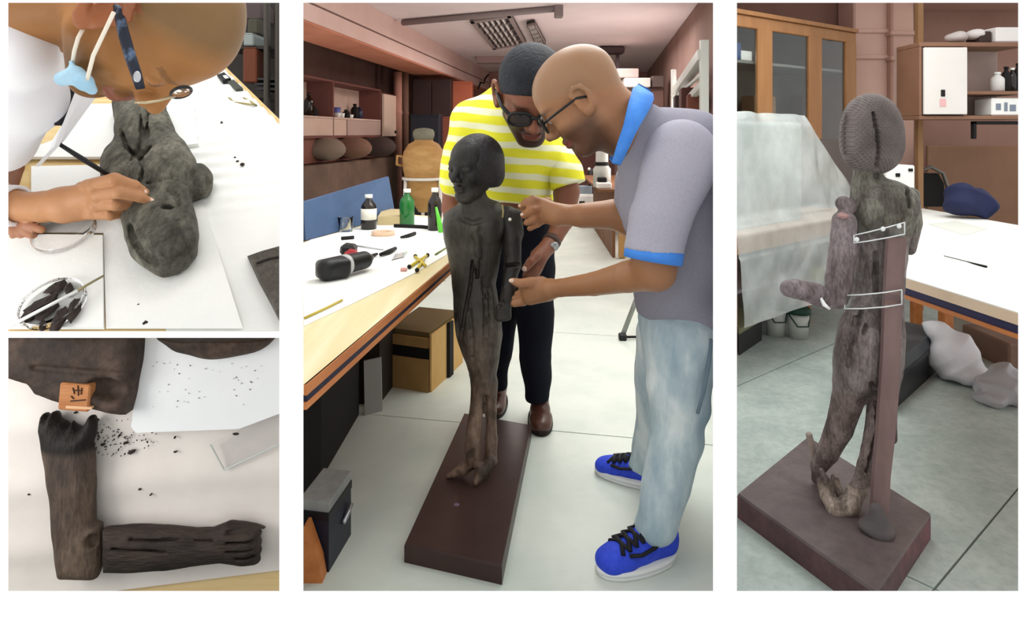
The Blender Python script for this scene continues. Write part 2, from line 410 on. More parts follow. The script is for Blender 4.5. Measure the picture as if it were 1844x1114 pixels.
def hsh(v, sc_=1.0):                               # cheap smooth noise on points, -1..1
    x, y, z = (v[:, i] * sc_ for i in range(3))
    return (np.sin(x * 3.1 + 1.7 * np.sin(y * 2.3 + z)) + np.sin(y * 3.7 + 1.3 * np.sin(z * 2.9 + x * 1.1)) + np.sin(z * 3.3 + 1.9 * np.sin(x * 2.1 - y))) / 3

# ================================================================== SETTING
M_white = mat('white_wall_paint', 'f8f8f8', rough=0.9, spec=0.1)
def structure(o): o['kind'] = 'structure'; return o

YW = 1.25                                          # the white front wall with its four openings
OPEN = [(15, 503, 5, 596), (15, 503, 608, 1063.5), (546.3, 1284, 5, 1063.5), (1327, 1833.5, 5, 1063.5)]
def pier(mb, x0, x1, y0, y1, inx0=1, inx1=1, iny0=1, iny1=1):
    d = 5                                          # the reveals are splayed inwards
    A = [P(x0, y0, YW), P(x1, y0, YW), P(x1, y1, YW), P(x0, y1, YW)]
    t = 1 + 0.02 / YW
    B = [P(x0 + d * inx0, y0 + d * iny0, YW * t), P(x1 - d * inx1, y0 + d * iny0, YW * t), P(x1 - d * inx1, y1 - d * iny1, YW * t), P(x0 + d * inx0, y1 - d * iny1, YW * t)]
    mb.loft(A, B)
mb = MB()
pier(mb, -150, 15, 5, 1063.5, 0, 1, 0, 0); pier(mb, 503, 546.3, 5, 1063.5, 1, 1, 0, 0); pier(mb, 1284, 1327, 5, 1063.5, 1, 1, 0, 0)
pier(mb, 1833.5, 2000, 5, 1063.5, 1, 0, 0, 0); pier(mb, -150, 2000, -150, 5, 0, 0, 0, 1); pier(mb, -150, 2000, 1063.5, 1290, 0, 0, 1, 0); pier(mb, 15, 503, 596, 608, 0, 0, 1, 1)
structure(mb.build('wall_front', M_white))

def ray(px, Y): return (px - CX) / F * Y
def partition(name, pa, pb, Y0, Y1, z0, z1):
    top = [(ray(pa, Y0), Y0, z1), (ray(pb, Y0), Y0, z1), (ray(pb, Y1), Y1, z1), (ray(pa, Y1), Y1, z1)]
    return structure(MB().slab(top, (0, 0, z0 - z1)).build(name, M_white))
partition('wall_left', 517, 529, 1.275, 7.45, 0, 2.72)
partition('wall_right', 1300, 1311, 1.275, 6.6, 0, 2.72)
structure(MB().slab([P(12, 601, 1.28), P(514, 601, 1.28), P(514, 601, 1.66), P(12, 601, 1.66)], (0, 0, -0.004)).build('trim_1', M_white))

# floor: a dark bed with pale slabs let into it
M_floorbed = mat('floor_joint', '6f766f', rough=0.9)
M_floor = mat('pale_green_floor', 'ccd6cd', 'dde4da', scale=2.2, rough=0.42, bump=0.12, bscale=18, spec=0.35, c3='d6ded5', detail=8)
M_floor2 = mat('dimmed_green_floor', 'a6b3ac', 'bcc7bf', scale=5, rough=0.45, bump=0.15, bscale=22, spec=0.3, c3='b2bdb6', detail=8, grain=.16, gscale=34)  # same floor toned darker, standing in for less light in the store
floor = structure(MB().slab([(-6, 1.28, -.006), (9, 1.28, -.006), (9, 16.5, -.006), (-6, 16.5, -.006)], (0, 0, -.1)).build('floor', M_floorbed))
def clip(poly, a, b, c):                           # keeps a*x + b*y >= c
    out = []
    for i in range(len(poly)):
        p, q = poly[i], poly[(i + 1) % len(poly)]; dp = a * p[0] + b * p[1] - c; dq = a * q[0] + b * q[1] - c
        if dp >= 0: out.append(p)
        if (dp >= 0) != (dq >= 0): t = dp / (dp - dq); out.append((p[0] + t * (q[0] - p[0]), p[1] + t * (q[1] - p[1])))
    return out
def slabs(u, v, o, su, sv, nu, nv, planes, m, gap=.007):
    for i in range(*nu):
        for j in range(*nv):
            q = [(o[0] + u[0] * (i + a) * su + v[0] * (j + b) * sv + (u[0] * (.5 - a) + v[0] * (.5 - b)) * gap, o[1] + u[1] * (i + a) * su + v[1] * (j + b) * sv + (u[1] * (.5 - a) + v[1] * (.5 - b)) * gap) for a, b in ((0, 0), (1, 0), (1, 1), (0, 1))]
            for pl in planes:
                if q: q = clip(q, *pl)
            if len(q) > 2: MB().slab([(x, y, 0) for x, y in q], (0, 0, -.006)).build('slab', m, floor)
un = math.hypot(.2, .98); ub = (.2 / un, .98 / un); vb = (ub[1], -ub[0])
# workshop side (between the two partitions), store side
slabs(ub, vb, (-1.35, 3.34), 1.49, 3.6, (-2, 9), (-1, 3), [(1, 3 / 9.2, 0), (-1, .319, 0), (0, 1, 1.28), (0, -1, -16)], M_floor)
un = math.hypot(.667, .555); uc = (.667 / un, .555 / un); vc = (uc[1], -uc[0])
slabs(uc, vc, (1.253, 1.976), 3.0, 1.25, (-3, 3), (-4, 4), [(1, -.321, 0), (0, 1, 1.28), (0, -1, -6.6), (-1, 0, -6)], M_floor2)

# ================================================================== UPPER LEFT: the conservator bent over the bench
# the bench top is a plane that rises away from us; pixels are dropped onto it
def Ya(py): return 1.0 / (0.3138 + 0.000433 * py)
def T(px, py, h=0.0):
    p = P(px, py, Ya(py)); return p + NA * h
_e = (P(259, 100, Ya(100)) - P(259, 500, Ya(500))).normalized()
NA = Vector((1, 0, 0)).cross(_e).normalized(); EA = _e; XA = EA.cross(NA).normalized(); BA = basis(XA, EA, NA)
def Th(px, py, h):                                 # the point h above the bench that is seen at that pixel
    d = P(px, py, 1.0) - Vector((0, 0, H)); o = Vector((0, 0, H)); q = T(259, 400) + NA * h
    return o + d * ((q - o).dot(NA) / d.dot(NA))
M_foam = mat('white_foam', 'eef1ee', 'f6f7f3', scale=3, rough=0.85, bump=0.1, bscale=60, spec=0.1)
M_benchwood = mat('pale_bench_wood', 'd9b779', 'e6cf98', scale=3, stretch=(1, 12, 1), rough=0.5)
M_dkwood = mat('old_dark_wood', '4a443c', '67625a', scale=7, stretch=(1, 1, 1), rough=0.75, bump=0.5, bscale=38, c3='565048', detail=8, grain=.45, gscale=60)
M_dkwood2 = mat('blackened_wood', '241d1a', '3b302b', scale=9, rough=0.8, bump=0.5, bscale=50, detail=8)
M_greywood = mat('grey_weathered_wood', '3d3b34', '7a776a', scale=9, rough=0.8, bump=0.9, bscale=40, c3='5a584e', detail=9, grain=.5, gscale=55, stretch=(1.6, .9, .8))
M_skin = mat('skin_light_brown', 'b98058', 'c8946a', scale=4, rough=0.5, spec=0.35, bump=0.06, bscale=90, attr=False)
M_blackplastic = mat('black_plastic', '18181a', rough=0.45)
M_glass = mat('clear_glass', 'ffffff', rough=0.03, trans=1.0, ior=1.25, spec=0.5)
M_steel = mat('brushed_steel', 'b9bcc0', rough=0.35, metal=0.9)

bench = thing('work_bench', 'pale wooden bench top under white foam where the man in the lab coat works', 'bench', T(259, 590))
MB().slab([T(-30, 598.5), T(511, 598.5), T(511, 222), T(398, 112), T(-30, 112)], -NA * .008).build('bench_top', M_benchwood, bench)
fsh = MB()                                         # ridged foam on the right of the bench
def ridged(u, v):
    # four corners of the ridged sheet, ridges run across it
    a = T(333, 598, .002).lerp(T(205, 120, .002), v); b = T(505, 598, .002).lerp(T(405, 124, .002), v)
    if v < .82: pass
    b = T(505 if v < .78 else 505 - (v - .78) / .22 * 105, 598 - v * 474, .002); a = T(300 - 40 * v, 598 - v * 474, .002)
    p = a.lerp(b, u); s = (p - T(259, 400)).dot(EA) + .28 * (p - T(259, 400)).dot(XA) * 1.0
    fade = min(1, max(0, (v - .40) * 4))
    return p + NA * (.004 + .013 * fade * (0.5 + 0.5 * math.sin(s * 105)))
fsh.grid(ridged, 20, 260)
tag(fsh.build('foam_sheet', M_foam, None, True), 'white ridged foam sheet covering the right of the bench', 'foam')
# thick white pad under the statue piece, and the small square pad at the lower left
def pad(name, pts, h, label, m=M_foam):
    q = [T(x, y, .013) for x, y in pts]; o = MB().slab([p + NA * h for p in q], -NA * h).build(name, m); return tag(o, label, 'foam')
pad('foam_pad', [(20, 292), (195, 292), (360, 268), (352, 196), (140, 196), (100, 262)], .012, 'thick white foam block under the neck of the grey wooden fragment')
pad('foam_pad', [(15, 430), (190, 432), (192, 598), (15, 598)], .010, 'small square white foam pad under the dish of wood chips')
pad('foam_pad', [(60, 305), (345, 300), (440, 597), (195, 597), (190, 425), (60, 425)], .003, 'smooth white foam sheet under the rounded end of the grey fragment')

# the statue fragment on the foam
def lump(s, px, py, rx, ry, h, hz, k=.03, ang=0, op='+'):
    Y = Ya(py); s.ell(Th(px, py, h), (R_(rx, Y), R_(ry, Y) * 1.45, hz), BA @ rot('Z', ang), k, op)
s = SDF(.0055)
outl = [(203, 188), (300, 188), (304, 215), (316, 240), (338, 262), (350, 290), (351, 320), (346, 345), (345, 365), (352, 385), (356, 420), (353, 447), (340, 470), (315, 485), (285, 489), (258, 480), (235, 460), (222, 430), (219, 400), (226, 378), (215, 350), (192, 335), (184, 315), (187, 288), (205, 268), (218, 254), (211, 232), (205, 210)]
s.prism([Th(x, y, .065) for x, y in outl], NA, .062, .035)
lump(s, 256, 225, 40, 40, .09, .05, .03); lump(s, 285, 300, 50, 44, .08, .06, .04); lump(s, 222, 300, 26, 34, .08, .055, .03)
lump(s, 363, 326, 19, 25, .055, .05, .012); lump(s, 350, 340, 16, 14, .05, .04, .012)
lump(s, 290, 410, 46, 62, .09, .045, .03)
for pts in ([(252, 205), (255, 240), (248, 262), (236, 284)], [(266, 190), (264, 235), (262, 246)], [(249, 270), (256, 300), (250, 330)], [(268, 262), (258, 275), (250, 283)], [(240, 275), (226, 262), (218, 235)]):
    s.groove([Th(*q, .1) for q in pts], .006, NA, .03, .006)
rim = [(233, 402), (240, 425), (256, 452), (280, 467), (305, 463), (328, 450), (345, 434)]
s.groove([Th(*q, .1) for q in rim], .007, NA, .02, .01)
s.groove([Th(302, 340, .1), Th(318, 352, .1), Th(322, 372, .1)], .004, NA, .008, .012); s.groove([Th(250, 330, .1), Th(300, 322, .1), Th(322, 318, .1)], .004, NA, .006, .012)
s.groove([Th(294, 370, .1), Th(307, 372, .1)], .009, NA, .03, .006)
s.slot(Th(371, 318, .09), Th(372, 326, .09), .010, NA, .04, .006)
def wob(Fd, x, y, z): return Fd + .0035 * np.sin(31 * x + 3 * np.sin(23 * z)) * np.sin(27 * z + 2 * np.sin(19 * y + 11 * x))
s.post(wob)
frag = s.build('statue_fragment', M_greywood); tag(frag, 'large grey weathered wooden statue fragment with rounded end lying on white foam', 'statue fragment')

# second dark fragment at the right edge
pgn = [(445, 461), (470, 452), (506, 442), (506, 584), (488, 548), (466, 508)]
m_ = MB(); lo_ = [Th(x, y, .012) for x, y in pgn]; hi_ = [Th(x + (3 if x < 500 else 0), y + (3 if y < 500 else -3), .055) for x, y in pgn]; c_ = sum(hi_, Vector()) / 6; hh_ = [c_ + (p - c_) * .94 + NA * .012 for p in hi_]
m_.loft(hi_, lo_); m_.loft(hh_, hi_); fr2 = m_.build('statue_fragment', M_dkwood); tag(fr2, 'dark flat wooden fragment cut by the right edge of the bench', 'statue fragment')
MB().tube([Th(462, 474, .068), Th(484, 466, .068), Th(506, 462, .068)], .004, 6).build('carved_line', M_dkwood2, fr2)
# petri dish with chips, swab
def dish(name, px, py, r, h0, label):
    o = Th(px, py, h0); d = thing(name, label, 'dish', o)
    MB().lathe([(0, 0), (r, 0), (r, .016), (r - .003, .016), (r - .003, .003), (0, .003)], o, NA, 40).build('dish_base', M_glass, d, True)
    MB().lathe([(r - .002, .016), (r + .001, .018), (r - .004, .018)], o, NA, 40, True).build('rim', M_steel if 0 else M_glass, d, True)
    return d
dish('petri_dish', 98, 549, .079, .026, 'round glass dish holding dark wood chips on the small foam pad')
dish('petri_dish', 118, 420, .085, .018, 'empty flat glass dish behind the hand of the man in the coat')
chips = [(101, 518, .026, .017, 10), (70, 552, .045, .018, 30), (107, 575, .018, .036, -10), (131, 560, .017, .034, -5), (125, 522, .009, .019, 0), (85, 560, .03, .014, 40), (77, 585, .008, .014, 0), (52, 572, .022, .010, 25)]
names = ['topmost roundish wood chip in the glass dish', 'long jagged wood chip at the left of the glass dish', 'tall wood chip at the bottom middle of the dish', 'upright wood chip at the right of the glass dish',
         'small narrow wood chip at the upper right of the dish', 'wood chip lying under the white swab in the dish', 'tiny wood sliver at the lowest edge of the dish', 'flat wood chip at the far left tip in the dish']
for (px, py, a, b, an), lb in zip(chips, names):
    c = MB().chunk(Th(px, py, .036), (a, b * 1.25, .009), BA @ rot('Z', an), .28).build('wood_chip', M_dkwood2); tag(c, lb, 'wood chip', 'wood chips in the dish')
sw = thing('cotton_swab', 'long white swab stick lying across the dish of chips', 'swab', Th(98, 545, .055))
MB().tube([Th(14, 589, .05), Th(140, 523, .058)], .0045, 8).build('stick', M_foam, sw, True)
MB().tube([Th(140, 523, .058), Th(160, 511, .058), Th(187, 496, .058)], [.0042, .0035, .003], 8).build('wooden_tip', mat('tip_wood', '8d8463', rough=.7), sw, True)
# specks and small tools
for px, py, r, lb in [(401, 226, .006, 'tiny dark crumb on the ridged foam right of the statue neck'), (430, 296, .006, 'left crumb of the trio on the ridged foam'), (438, 301, .007, 'right crumb of the trio on the ridged foam'), (425, 289, .004, 'smallest crumb of the trio on the ridged foam'), (266, 587, .007, 'dark crumb at the bottom edge of the smooth foam sheet'), (253, 554, .004, 'pale speck above the bottom crumb on the smooth foam'), (436, 172, .005, 'tiny crumb between the black pen set and the bent wire')]:
    tag(MB().chunk(T(px, py, .014), (r, r, r * .7), BA, .3).build('crumb', M_dkwood2), lb, 'crumb')
lab = thing('tool_pouch', 'small black pen set at the far right end of the white foam', 'tool', T(412, 152, .015))
MB().slab([T(x, y, .03) for x, y in ((394, 146), (407, 141), (419, 152), (404, 156))], -NA * .018).build('case', M_blackplastic, lab)
MB().slab([T(x, y, .026) for x, y in ((412, 156), (424, 153), (440, 168), (428, 170))], -NA * .014).build('flap', mat('dark_grey_plastic', '43463f', rough=.5), lab)
MB().slab([T(x, y, .032) for x, y in ((405, 148), (411, 147), (416, 152), (409, 153))], -NA * .004).build('white_sticker', M_foam, lab)
wire = MB().tube([T(*q, .016) for q in ((414, 182), (424, 190), (440, 192), (455, 194), (464, 196), (452, 188), (440, 182))], .003, 6).build('wire', mat('brass_wire', 'a79a5e', rough=.5, metal=.3), None, True)
tag(wire, 'thin yellowish bent wire lying on the foam near the black pen set', 'wire')

# shelves behind the bench at the far right
M_darkshelf = mat('dark_shelf', '2a2522', '3a332e', scale=5, rough=.6)
YS = 3.3
shf = thing('shelf_rack', 'dark metal shelf rack standing behind the bench', 'shelf', P(470, 330, YS + .2))
def bx(px0, px1, py0, py1, Y, dpt, name, m, parent, bev=.006):
    a, b = P(px0, py0, Y), P(px1, py1, Y); c = (a + b) / 2 + Vector((0, dpt / 2, 0)); return MB().box(c, (abs(b.x - a.x), dpt, abs(b.z - a.z)), None, bev).build(name, m, parent)
bx(380, 508, -10, 420, YS + .55, .03, 'back_panel', M_darkshelf, shf)
for x0, x1 in ((474, 482), (494, 502)): bx(x0, x1, -10, 420, YS, .04, 'post', mat('shelf_steel', '4b463f', rough=.5, metal=.3), shf)
def shq(px0, px1, py0, py1, Y, dpt, name, m):      # clipped so that it stops short of the partition
    q = clip([(ray(px0, Y), Y), (ray(px1, Y), Y), (ray(px1, Y), Y + dpt), (ray(px0, Y), Y + dpt)], -1, -.3415, 0); z0, z1 = P(0, py1, Y).z, P(0, py0, Y).z
    return MB().slab([(x, y, z1) for x, y in q], (0, 0, z0 - z1)).build(name, m, shf)
for y in (82, 170, 250): shq(400, 512, y, y + 6, YS + .05, .45, 'shelf', M_darkshelf)
for i in range(3): shq(454 + i * 4, 504, 140 + i * 9, 144 + i * 9, YS + .03, .3, 'tray', mat('dark_tray', '353236', rough=.5))
def carton(px0, px1, py0, py1, Y, m, label, lidm=None):
    c = thing('carton', label, 'box', P((px0 + px1) / 2, py1, Y + .1)); bx(px0, px1, py0, py1, Y, .2, 'body', m, c); 
    bx(px0 + 2, px1 - 2, py0 - 3, py0, Y + .01, .18, 'lid', lidm or m, c)
carton(437, 462, 88, 148, YS + .02, mat('rust_card', '6d3a26', rough=.7), 'rust brown carton on the dark rack behind the bench')
carton(438, 456, 62, 82, YS + .03, mat('grey_card', '97a09d', rough=.7), 'pale grey carton on the dark rack behind the bench')
carton(446, 464, 34, 60, YS + .2, mat('olive_card', '4f4c3e', rough=.7), 'olive carton at the top of the dark rack behind the bench')
carton(440, 470, 6, 34, YS + .3, mat('plum_card', '5a4c4c', rough=.7), 'dull plum carton at the very top of the dark rack', mat('plum_card2', '6c5a5a', rough=.7))

# ---- the man in the lab coat
person = thing('person', 'bald man in a white lab coat bent over the bench with a brush', 'person', P(60, 300, 1.85))
s = SDF(.0052)
fwd = Vector((.234, .148, -.961)); up = Vector((.972, -.061, .228)); K = .433; YH = 1.56
ctr = P(274, 32, YH)
X = headframe(ctr, fwd, up, K)
head_sdf(s, X, K=K)
# neck into the coat, shoulders
s.cap(X @ Vector((-.16, 0, .40)), P(60, -20, 1.66), .105, .125, .06); s.cap(P(60, -20, 1.66), P(-40, 120, 1.85), .13, .19, .1)
# right arm: from the coat to the hand
ch(s, [(0, 180, 1.78, 40), (-40, 330, 1.98, 28), (30, 372, 2.0, 25)], 8)
YF = 2.0
ch(s, [(30, 372, YF, 25), (80, 372, YF - .01, 28), (112, 368, YF - .02, 27)], 12)
cp(s, (112, 366, YF - .02), (168, 352, YF - .03), 27, 27, 16); cp(s, (120, 374, YF - .02), (165, 374, YF - .0), 25, 22, 16)
# fingers: thumb below/behind, four fingers curled to the brush
ch(s, [(158, 336, YF - .05, 13.5), (206, 323, YF - .11, 12), (242, 334, YF - .085, 9.5), (261, 346, YF - .05, 7.5)], 3)
ch(s, [(165, 351, YF - .06, 12.5), (213, 346, YF - .125, 11.5), (250, 354, YF - .085, 9.5), (273, 364, YF - .05, 7)], 3)
ch(s, [(163, 368, YF - .045, 12.5), (207, 368, YF - .095, 11), (234, 369, YF - .05, 9), (254, 366, YF - .0, 7.5)], 3)
ch(s, [(158, 384, YF - .02, 11), (198, 387, YF - .06, 9.5), (224, 384, YF - .02, 8)], 3)
ch(s, [(150, 342, YF + .03, 16), (190, 352, YF + .06, 13), (235, 364, YF + .03, 10), (268, 374, YF - .01, 8)], 4)
for a_, r_ in (((170, 337, YF - .075), 13.5), ((176, 352, YF - .085), 12.5), ((172, 369, YF - .07), 12), ((166, 384, YF - .045), 10.5)): s.ell(P(*a_), R_(r_, YF), None, .008)
# left arm behind, its fingertips resting on the foam
ch(s, [(-10, 250, 2.25, 30), (22, 318, 2.24, 24), (0, 380, 2.1, 22), (15, 408, 2.02, 18)], 12)
for i, (x, y) in enumerate(((28, 434), (46, 436), (62, 428), (74, 413))):
    ch(s, [(12, 408, 2.02, 13), ((12 + x) / 2 + 6, (408 + y) / 2 - 5, 1.99, 8.5), (x, y, 1.98, 7.5)], 2)
def skin_col(v):
    c = np.tile(np.array(lin('a4713f')[:3]), (len(v), 1)); inv = X.inverted(); A = np.array(inv, np.float32)
    q = v @ A[:3, :3].T + A[:3, 3]
    def put(mask, colr, a): c[:] = c * (1 - (a * mask)[:, None]) + np.array(lin(colr)[:3]) * (a * mask)[:, None]
    near = (np.linalg.norm(q - np.array([0, 0, .5]), axis=1) < .75)
    sm = lambda t, e0, e1: np.clip((t - e0) / (e1 - e0), 0, 1)
    put(near * sm(q[:, 2] - .9 * q[:, 0], .46, .66), '6f5c3e', .75)     # shaved scalp
    put(near * sm(q[:, 2], -.05, .05) * sm(-q[:, 2], -.34, -.22) * sm(q[:, 0], -.05, .1), '6a4a28', .8)         # stubble
    for sg in (-1, 1): put(near * (np.abs(q[:, 1] - sg * .15) < .10) * (np.abs(q[:, 2] - .585) < .018) * (q[:, 0] > .28), '5a3f26', .5)
    for sg in (-1, 1): put(near * (np.hypot((q[:, 2] - .495) / .03, (q[:, 1] - sg * .14) / .07) < 1) * (q[:, 0] > .3), '5a3b2b', .6)
    put(near * (np.hypot((q[:, 2] - .208) / .055, q[:, 1] / .13) < 1) * (q[:, 0] > .3), '8e4f42', .7)
    ear = near * (np.abs(q[:, 1]) > .34) * (q[:, 2] < .65); put(ear, 'a85f48', .55)
    hd = (v[:, 0] < P(300, 0, 2.0).x) * (v[:, 2] < P(0, 300, 2.0).z) * ~near
    put(hd * 1.0, 'c08d68', .8)
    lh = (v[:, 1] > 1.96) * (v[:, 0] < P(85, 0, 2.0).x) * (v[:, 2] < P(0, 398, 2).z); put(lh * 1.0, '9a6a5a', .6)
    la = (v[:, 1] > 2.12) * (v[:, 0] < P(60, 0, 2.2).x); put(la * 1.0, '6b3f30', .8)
    return c
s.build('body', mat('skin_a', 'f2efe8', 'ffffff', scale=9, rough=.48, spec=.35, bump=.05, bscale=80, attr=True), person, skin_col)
# nails
nl = mat('finger_nail', 'e6c9b4', rough=.3)
for a, Yn in (((259, 345), YF - .062), ((272, 361), YF - .06)):
    MB().sphere(P(*a, Yn - .002), (.011, .005, .008), rot('Y', 30)).build('nail', nl, person, True)
# coat
M_coat = mat('white_coat_cloth', 'e4e4e8', 'f0f0f2', scale=2, rough=.85, bump=.35, bscale=6, spec=.1)
s = SDF(.008)
cp(s, (-70, 60, 1.72), (20, 60, 1.66), 95, 74, 40); cp(s, (20, 60, 1.66), (35, 170, 1.72), 74, 68, 30); cp(s, (35, 170, 1.72), (-10, 250, 1.84), 68, 62, 30)
cp(s, (-10, 240, 1.84), (-70, 260, 1.92), 58, 60, 20); cp(s, (-70, 60, 1.75), (-80, 250, 1.9), 120, 70, 30); cp(s, (40, 20, 1.62), (55, 110, 1.62), 56, 48, 20)
cp(s, (-90, 372, 2.0), (-5, 370, 2.0), 46, 38, 6); cp(s, (-5, 370, 2.0), (2, 371, 2.0), 38, 37, 6)
def folds(Fd, x, y, z): return Fd + .006 * np.sin(34 * x + 9 * z + 3 * np.sin(7 * z)) * np.sin(6 * z + 4 * x)
s.post(folds); s.cap(P(20, 371, 2.0), P(60, 371, 1.99), R_(28, 2), R_(34, 2), .006, '-')
s.build('lab_coat', M_coat, person)
MB().lathe([(R_(40, 2), -.16), (R_(39, 2), .0), (R_(37, 2), .062), (R_(30, 2), .062), (R_(30, 2), -.16)], P(0, 371, 2.0), P(60, 369, 1.98) - P(0, 371, 2.0), 28, True).build('cuff', M_coat, person, True)
# lapel and dark shirt in the neck opening
lp = MB(); lp.slab([P(x, y, Y) for x, y, Y in ((98, 262, 1.74), (62, 300, 1.80), (108, 252, 1.80), (166, 172, 1.78), (150, 166, 1.72), (138, 158, 1.70))], Vector((.0, .02, .0))).build('lapel', M_coat, person)
MB().slab([P(x, y, Y) for x, y, Y in ((104, 138, 1.70), (112, 132, 1.72), (150, 150, 1.78), (140, 166, 1.80), (108, 214, 1.78), (98, 226, 1.74), (96, 180, 1.70))], Vector((0, .03, 0))).build('dark_shirt', mat('black_shirt', '24232a', rough=.8), person)
# mask under the chin with its ear loops
M_mask = mat('blue_mask_cloth', '9cc8e2', 'b7dbee', scale=12, rough=.8, bump=.3, bscale=20)
s = SDF(.005)
ch(s, [(112, 142, 1.50, 13), (135, 136, 1.44, 17), (152, 148, 1.43, 15), (166, 162, 1.46, 9)], 8); ch(s, [(128, 112, 1.45, 4), (134, 128, 1.45, 7), (140, 138, 1.45, 12)], 6)
s.build('mask', M_mask, person)
M_loop = mat('white_elastic', 'f2ead8', rough=.7)
for pts in ([(151, 49, 1.42), (141, 68, 1.42), (134, 92, 1.43), (131, 113, 1.46)], [(205, 22, 1.37), (188, 58, 1.38), (168, 100, 1.39), (157, 143, 1.42)]):
    MB().tube([P(*q) for q in pts], .0042, 8).build('ear_loop', M_loop, person, True)
# spectacles: speckled blue temple arm, thin rim
gl = thing('spectacles', 'spectacles with speckled dark blue arm worn by the man in the lab coat', 'glasses', P(240, 100, 1.4))
M_specs = mat('speckled_blue_plastic', '1b2130', '6d86a8', scale=30, rough=.35, lo=.5, hi=.75)
tm = MB(); pts = [(209, -4, 1.405), (215, 28, 1.395), (223, 62, 1.39), (234, 100, 1.39), (245, 132, 1.395), (253, 160, 1.405)]
tm.tube([P(*q) for q in pts], [.010, .011, .0125, .0125, .012, .010], 10, True, .45, (0, -1, 0)); tm.build('temple_arm', M_specs, gl, True)
def rim_pts(cx, cy, rx, ry, ang, Y, n=24):
    a = math.radians(ang); return [P(cx + rx * math.cos(t) * math.cos(a) - ry * math.sin(t) * math.sin(a), cy + rx * math.cos(t) * math.sin(a) + ry * math.sin(t) * math.cos(a), Y + .03 * math.sin(t)) for t in [2 * math.pi * i / n for i in range(n + 1)]]
M_rim = mat('dark_metal_rim', '2b2a2c', rough=.3, metal=.6)
MB().tube(rim_pts(326, 166, 19, 9, -14, 1.47), .0035, 8).build('lens_rim', M_rim, gl, True)
MB().tube([P(*q) for q in ((243, 184, 1.40), (262, 185, 1.40), (286, 181, 1.42), (306, 175, 1.45), (318, 172, 1.47))], .0032, 8).build('lens_rim', mat('gold_rim', 'b8a98a', rough=.3, metal=.7), gl, True)
MB().sphere(P(247, 138, 1.378), (.008, .004, .012)).build('silver_logo_plate', M_steel, gl, True)
MB().lathe([(0, 0), (.02, .0), (.02, .002), (0, .002)], P(326, 166, 1.47), (.1, -.6, .8), 20).build('lens', M_glass, gl, True)
# brush
br = thing('paint_brush', 'thin black handled brush in the hand of the man in the coat', 'brush', P(190, 305, 1.93))
MB().tube([P(100, 255, 1.80), P(150, 287, 1.86), P(205, 321, 1.935)], [.005, .0075, .006], 10).build('handle', M_blackplastic, br, True)
MB().tube([P(205, 321, 1.935), P(262, 362, 1.985)], [.006, .005], 10).build('ferrule', M_steel, br, True)
MB().tube([P(262, 362, 1.985), P(281, 375, 2.0)], [.005, .0015], 10).build('bristles', mat('bristle', 'b9964e', rough=.8), br, True)

# ================================================================== LOWER LEFT: arm fragments laid out on foam
YB = 1.95
def B(px, py, h=0.0): return P(px, py, YB - h)     # h above the sheet, seen at that pixel
M_foam2 = mat('grey_white_foam', 'd6cfc9', 'e2dcd6', scale=2.5, rough=.85, bump=.08, bscale=50, spec=.1)
M_cleanfoam = mat('cool_white_foam', 'e3e6e8', 'eceeef', scale=2.5, rough=.8, bump=.12, bscale=14, spec=.1)
tb = thing('layout_table', 'light wooden table edge under the foam with the arm fragments', 'table', B(259, 1060, -.02))
MB().slab([B(x, y, -.012) for x, y in ((0, 600), (512, 600), (512, 1075), (0, 1075))], (0, .02, 0)).build('table_top', mat('light_table_wood', 'e0c28a', 'e9cf9c', scale=3, stretch=(1, 1, 14), rough=.5), tb)
g = MB()
def fs(u, v):
    px = 8 + u * 502; bot = 1066 - max(0, (px - 175)) * .122; py = 604 + v * (bot - 604)
    sh = (py - 860 + .08 * (px - 259)); r = .010 * (0.5 + 0.5 * math.cos(2 * math.pi * sh / 112)) ** 1.5
    return P(px, py, YB) + Vector((0, -r, 0))
g.grid(fs, 12, 130); 
tag(g.build('foam_sheet', M_foam2, None, True), 'pale foam sheet with soft ridges under the wooden arm fragments', 'foam')
wf = MB().slab([B(x, y, .045) for x, y in ((262, 604), (510, 604), (510, 742), (430, 772), (245, 779), (236, 768), (240, 735))], (0, .04, 0)).build('foam_block', M_cleanfoam)
tag(wf, 'thick bright white foam block at the upper right of the arm fragments', 'foam')

def carve(a=.004, f=30):
    def fn(Fd, x, y, z): return Fd + a * np.sin(f * x + 3 * np.sin(f * .7 * z)) * np.sin(f * .9 * z + 2 * np.sin(f * .6 * y + f * .4 * x))
    return fn
M_brown = mat('brown_old_wood', '2f2420', '55443a', scale=6, rough=.7, bump=.45, bscale=30, c3='403229', detail=9, grain=.4, gscale=50)
# body of the statue, upper left
s = SDF(.0055)
NB = (0, -1, 0)
s.prism([B(x, y, .055) for x, y in ((-5, 590), (-5, 668), (30, 676), (64, 686), (76, 704), (105, 714), (165, 728), (205, 738), (236, 741), (245, 702), (254, 650), (260, 590))], NB, .052, .02)
s.cut(B(10, 605.5, .1), (0, 0, 1)); s.post(carve(.002, 22))
s.ell(B(192, 700, .10), (.05, .03, .03), rot('Y', 10), .02, '-'); s.cap(B(60, 662, .104), B(235, 676, .104), .006, .006, .012, '-')
torso = s.build('statue_torso', M_brown); tag(torso, 'big dark brown wooden statue body with an orange tenon block', 'statue fragment')
tn = MB().box(B(139, 712, .10), (R_(52, YB), .03, R_(46, YB)), rot('Y', 5), .004).build('tenon', mat('orange_new_wood', 'a5683c', 'bd8150', scale=5, stretch=(1, 1, 6), rough=.6, bump=.3, bscale=40), torso)
mk = MB()
for a, b in (((140, 694), (141, 712)), ((131, 698), (134, 709)), ((147, 698), (146, 710)), ((134, 703), (148, 703)), ((127, 722), (154, 720)), ((128, 713), (133, 718))): mk.tube([B(*a, .1162), B(*b, .1162)], .0018, 5)
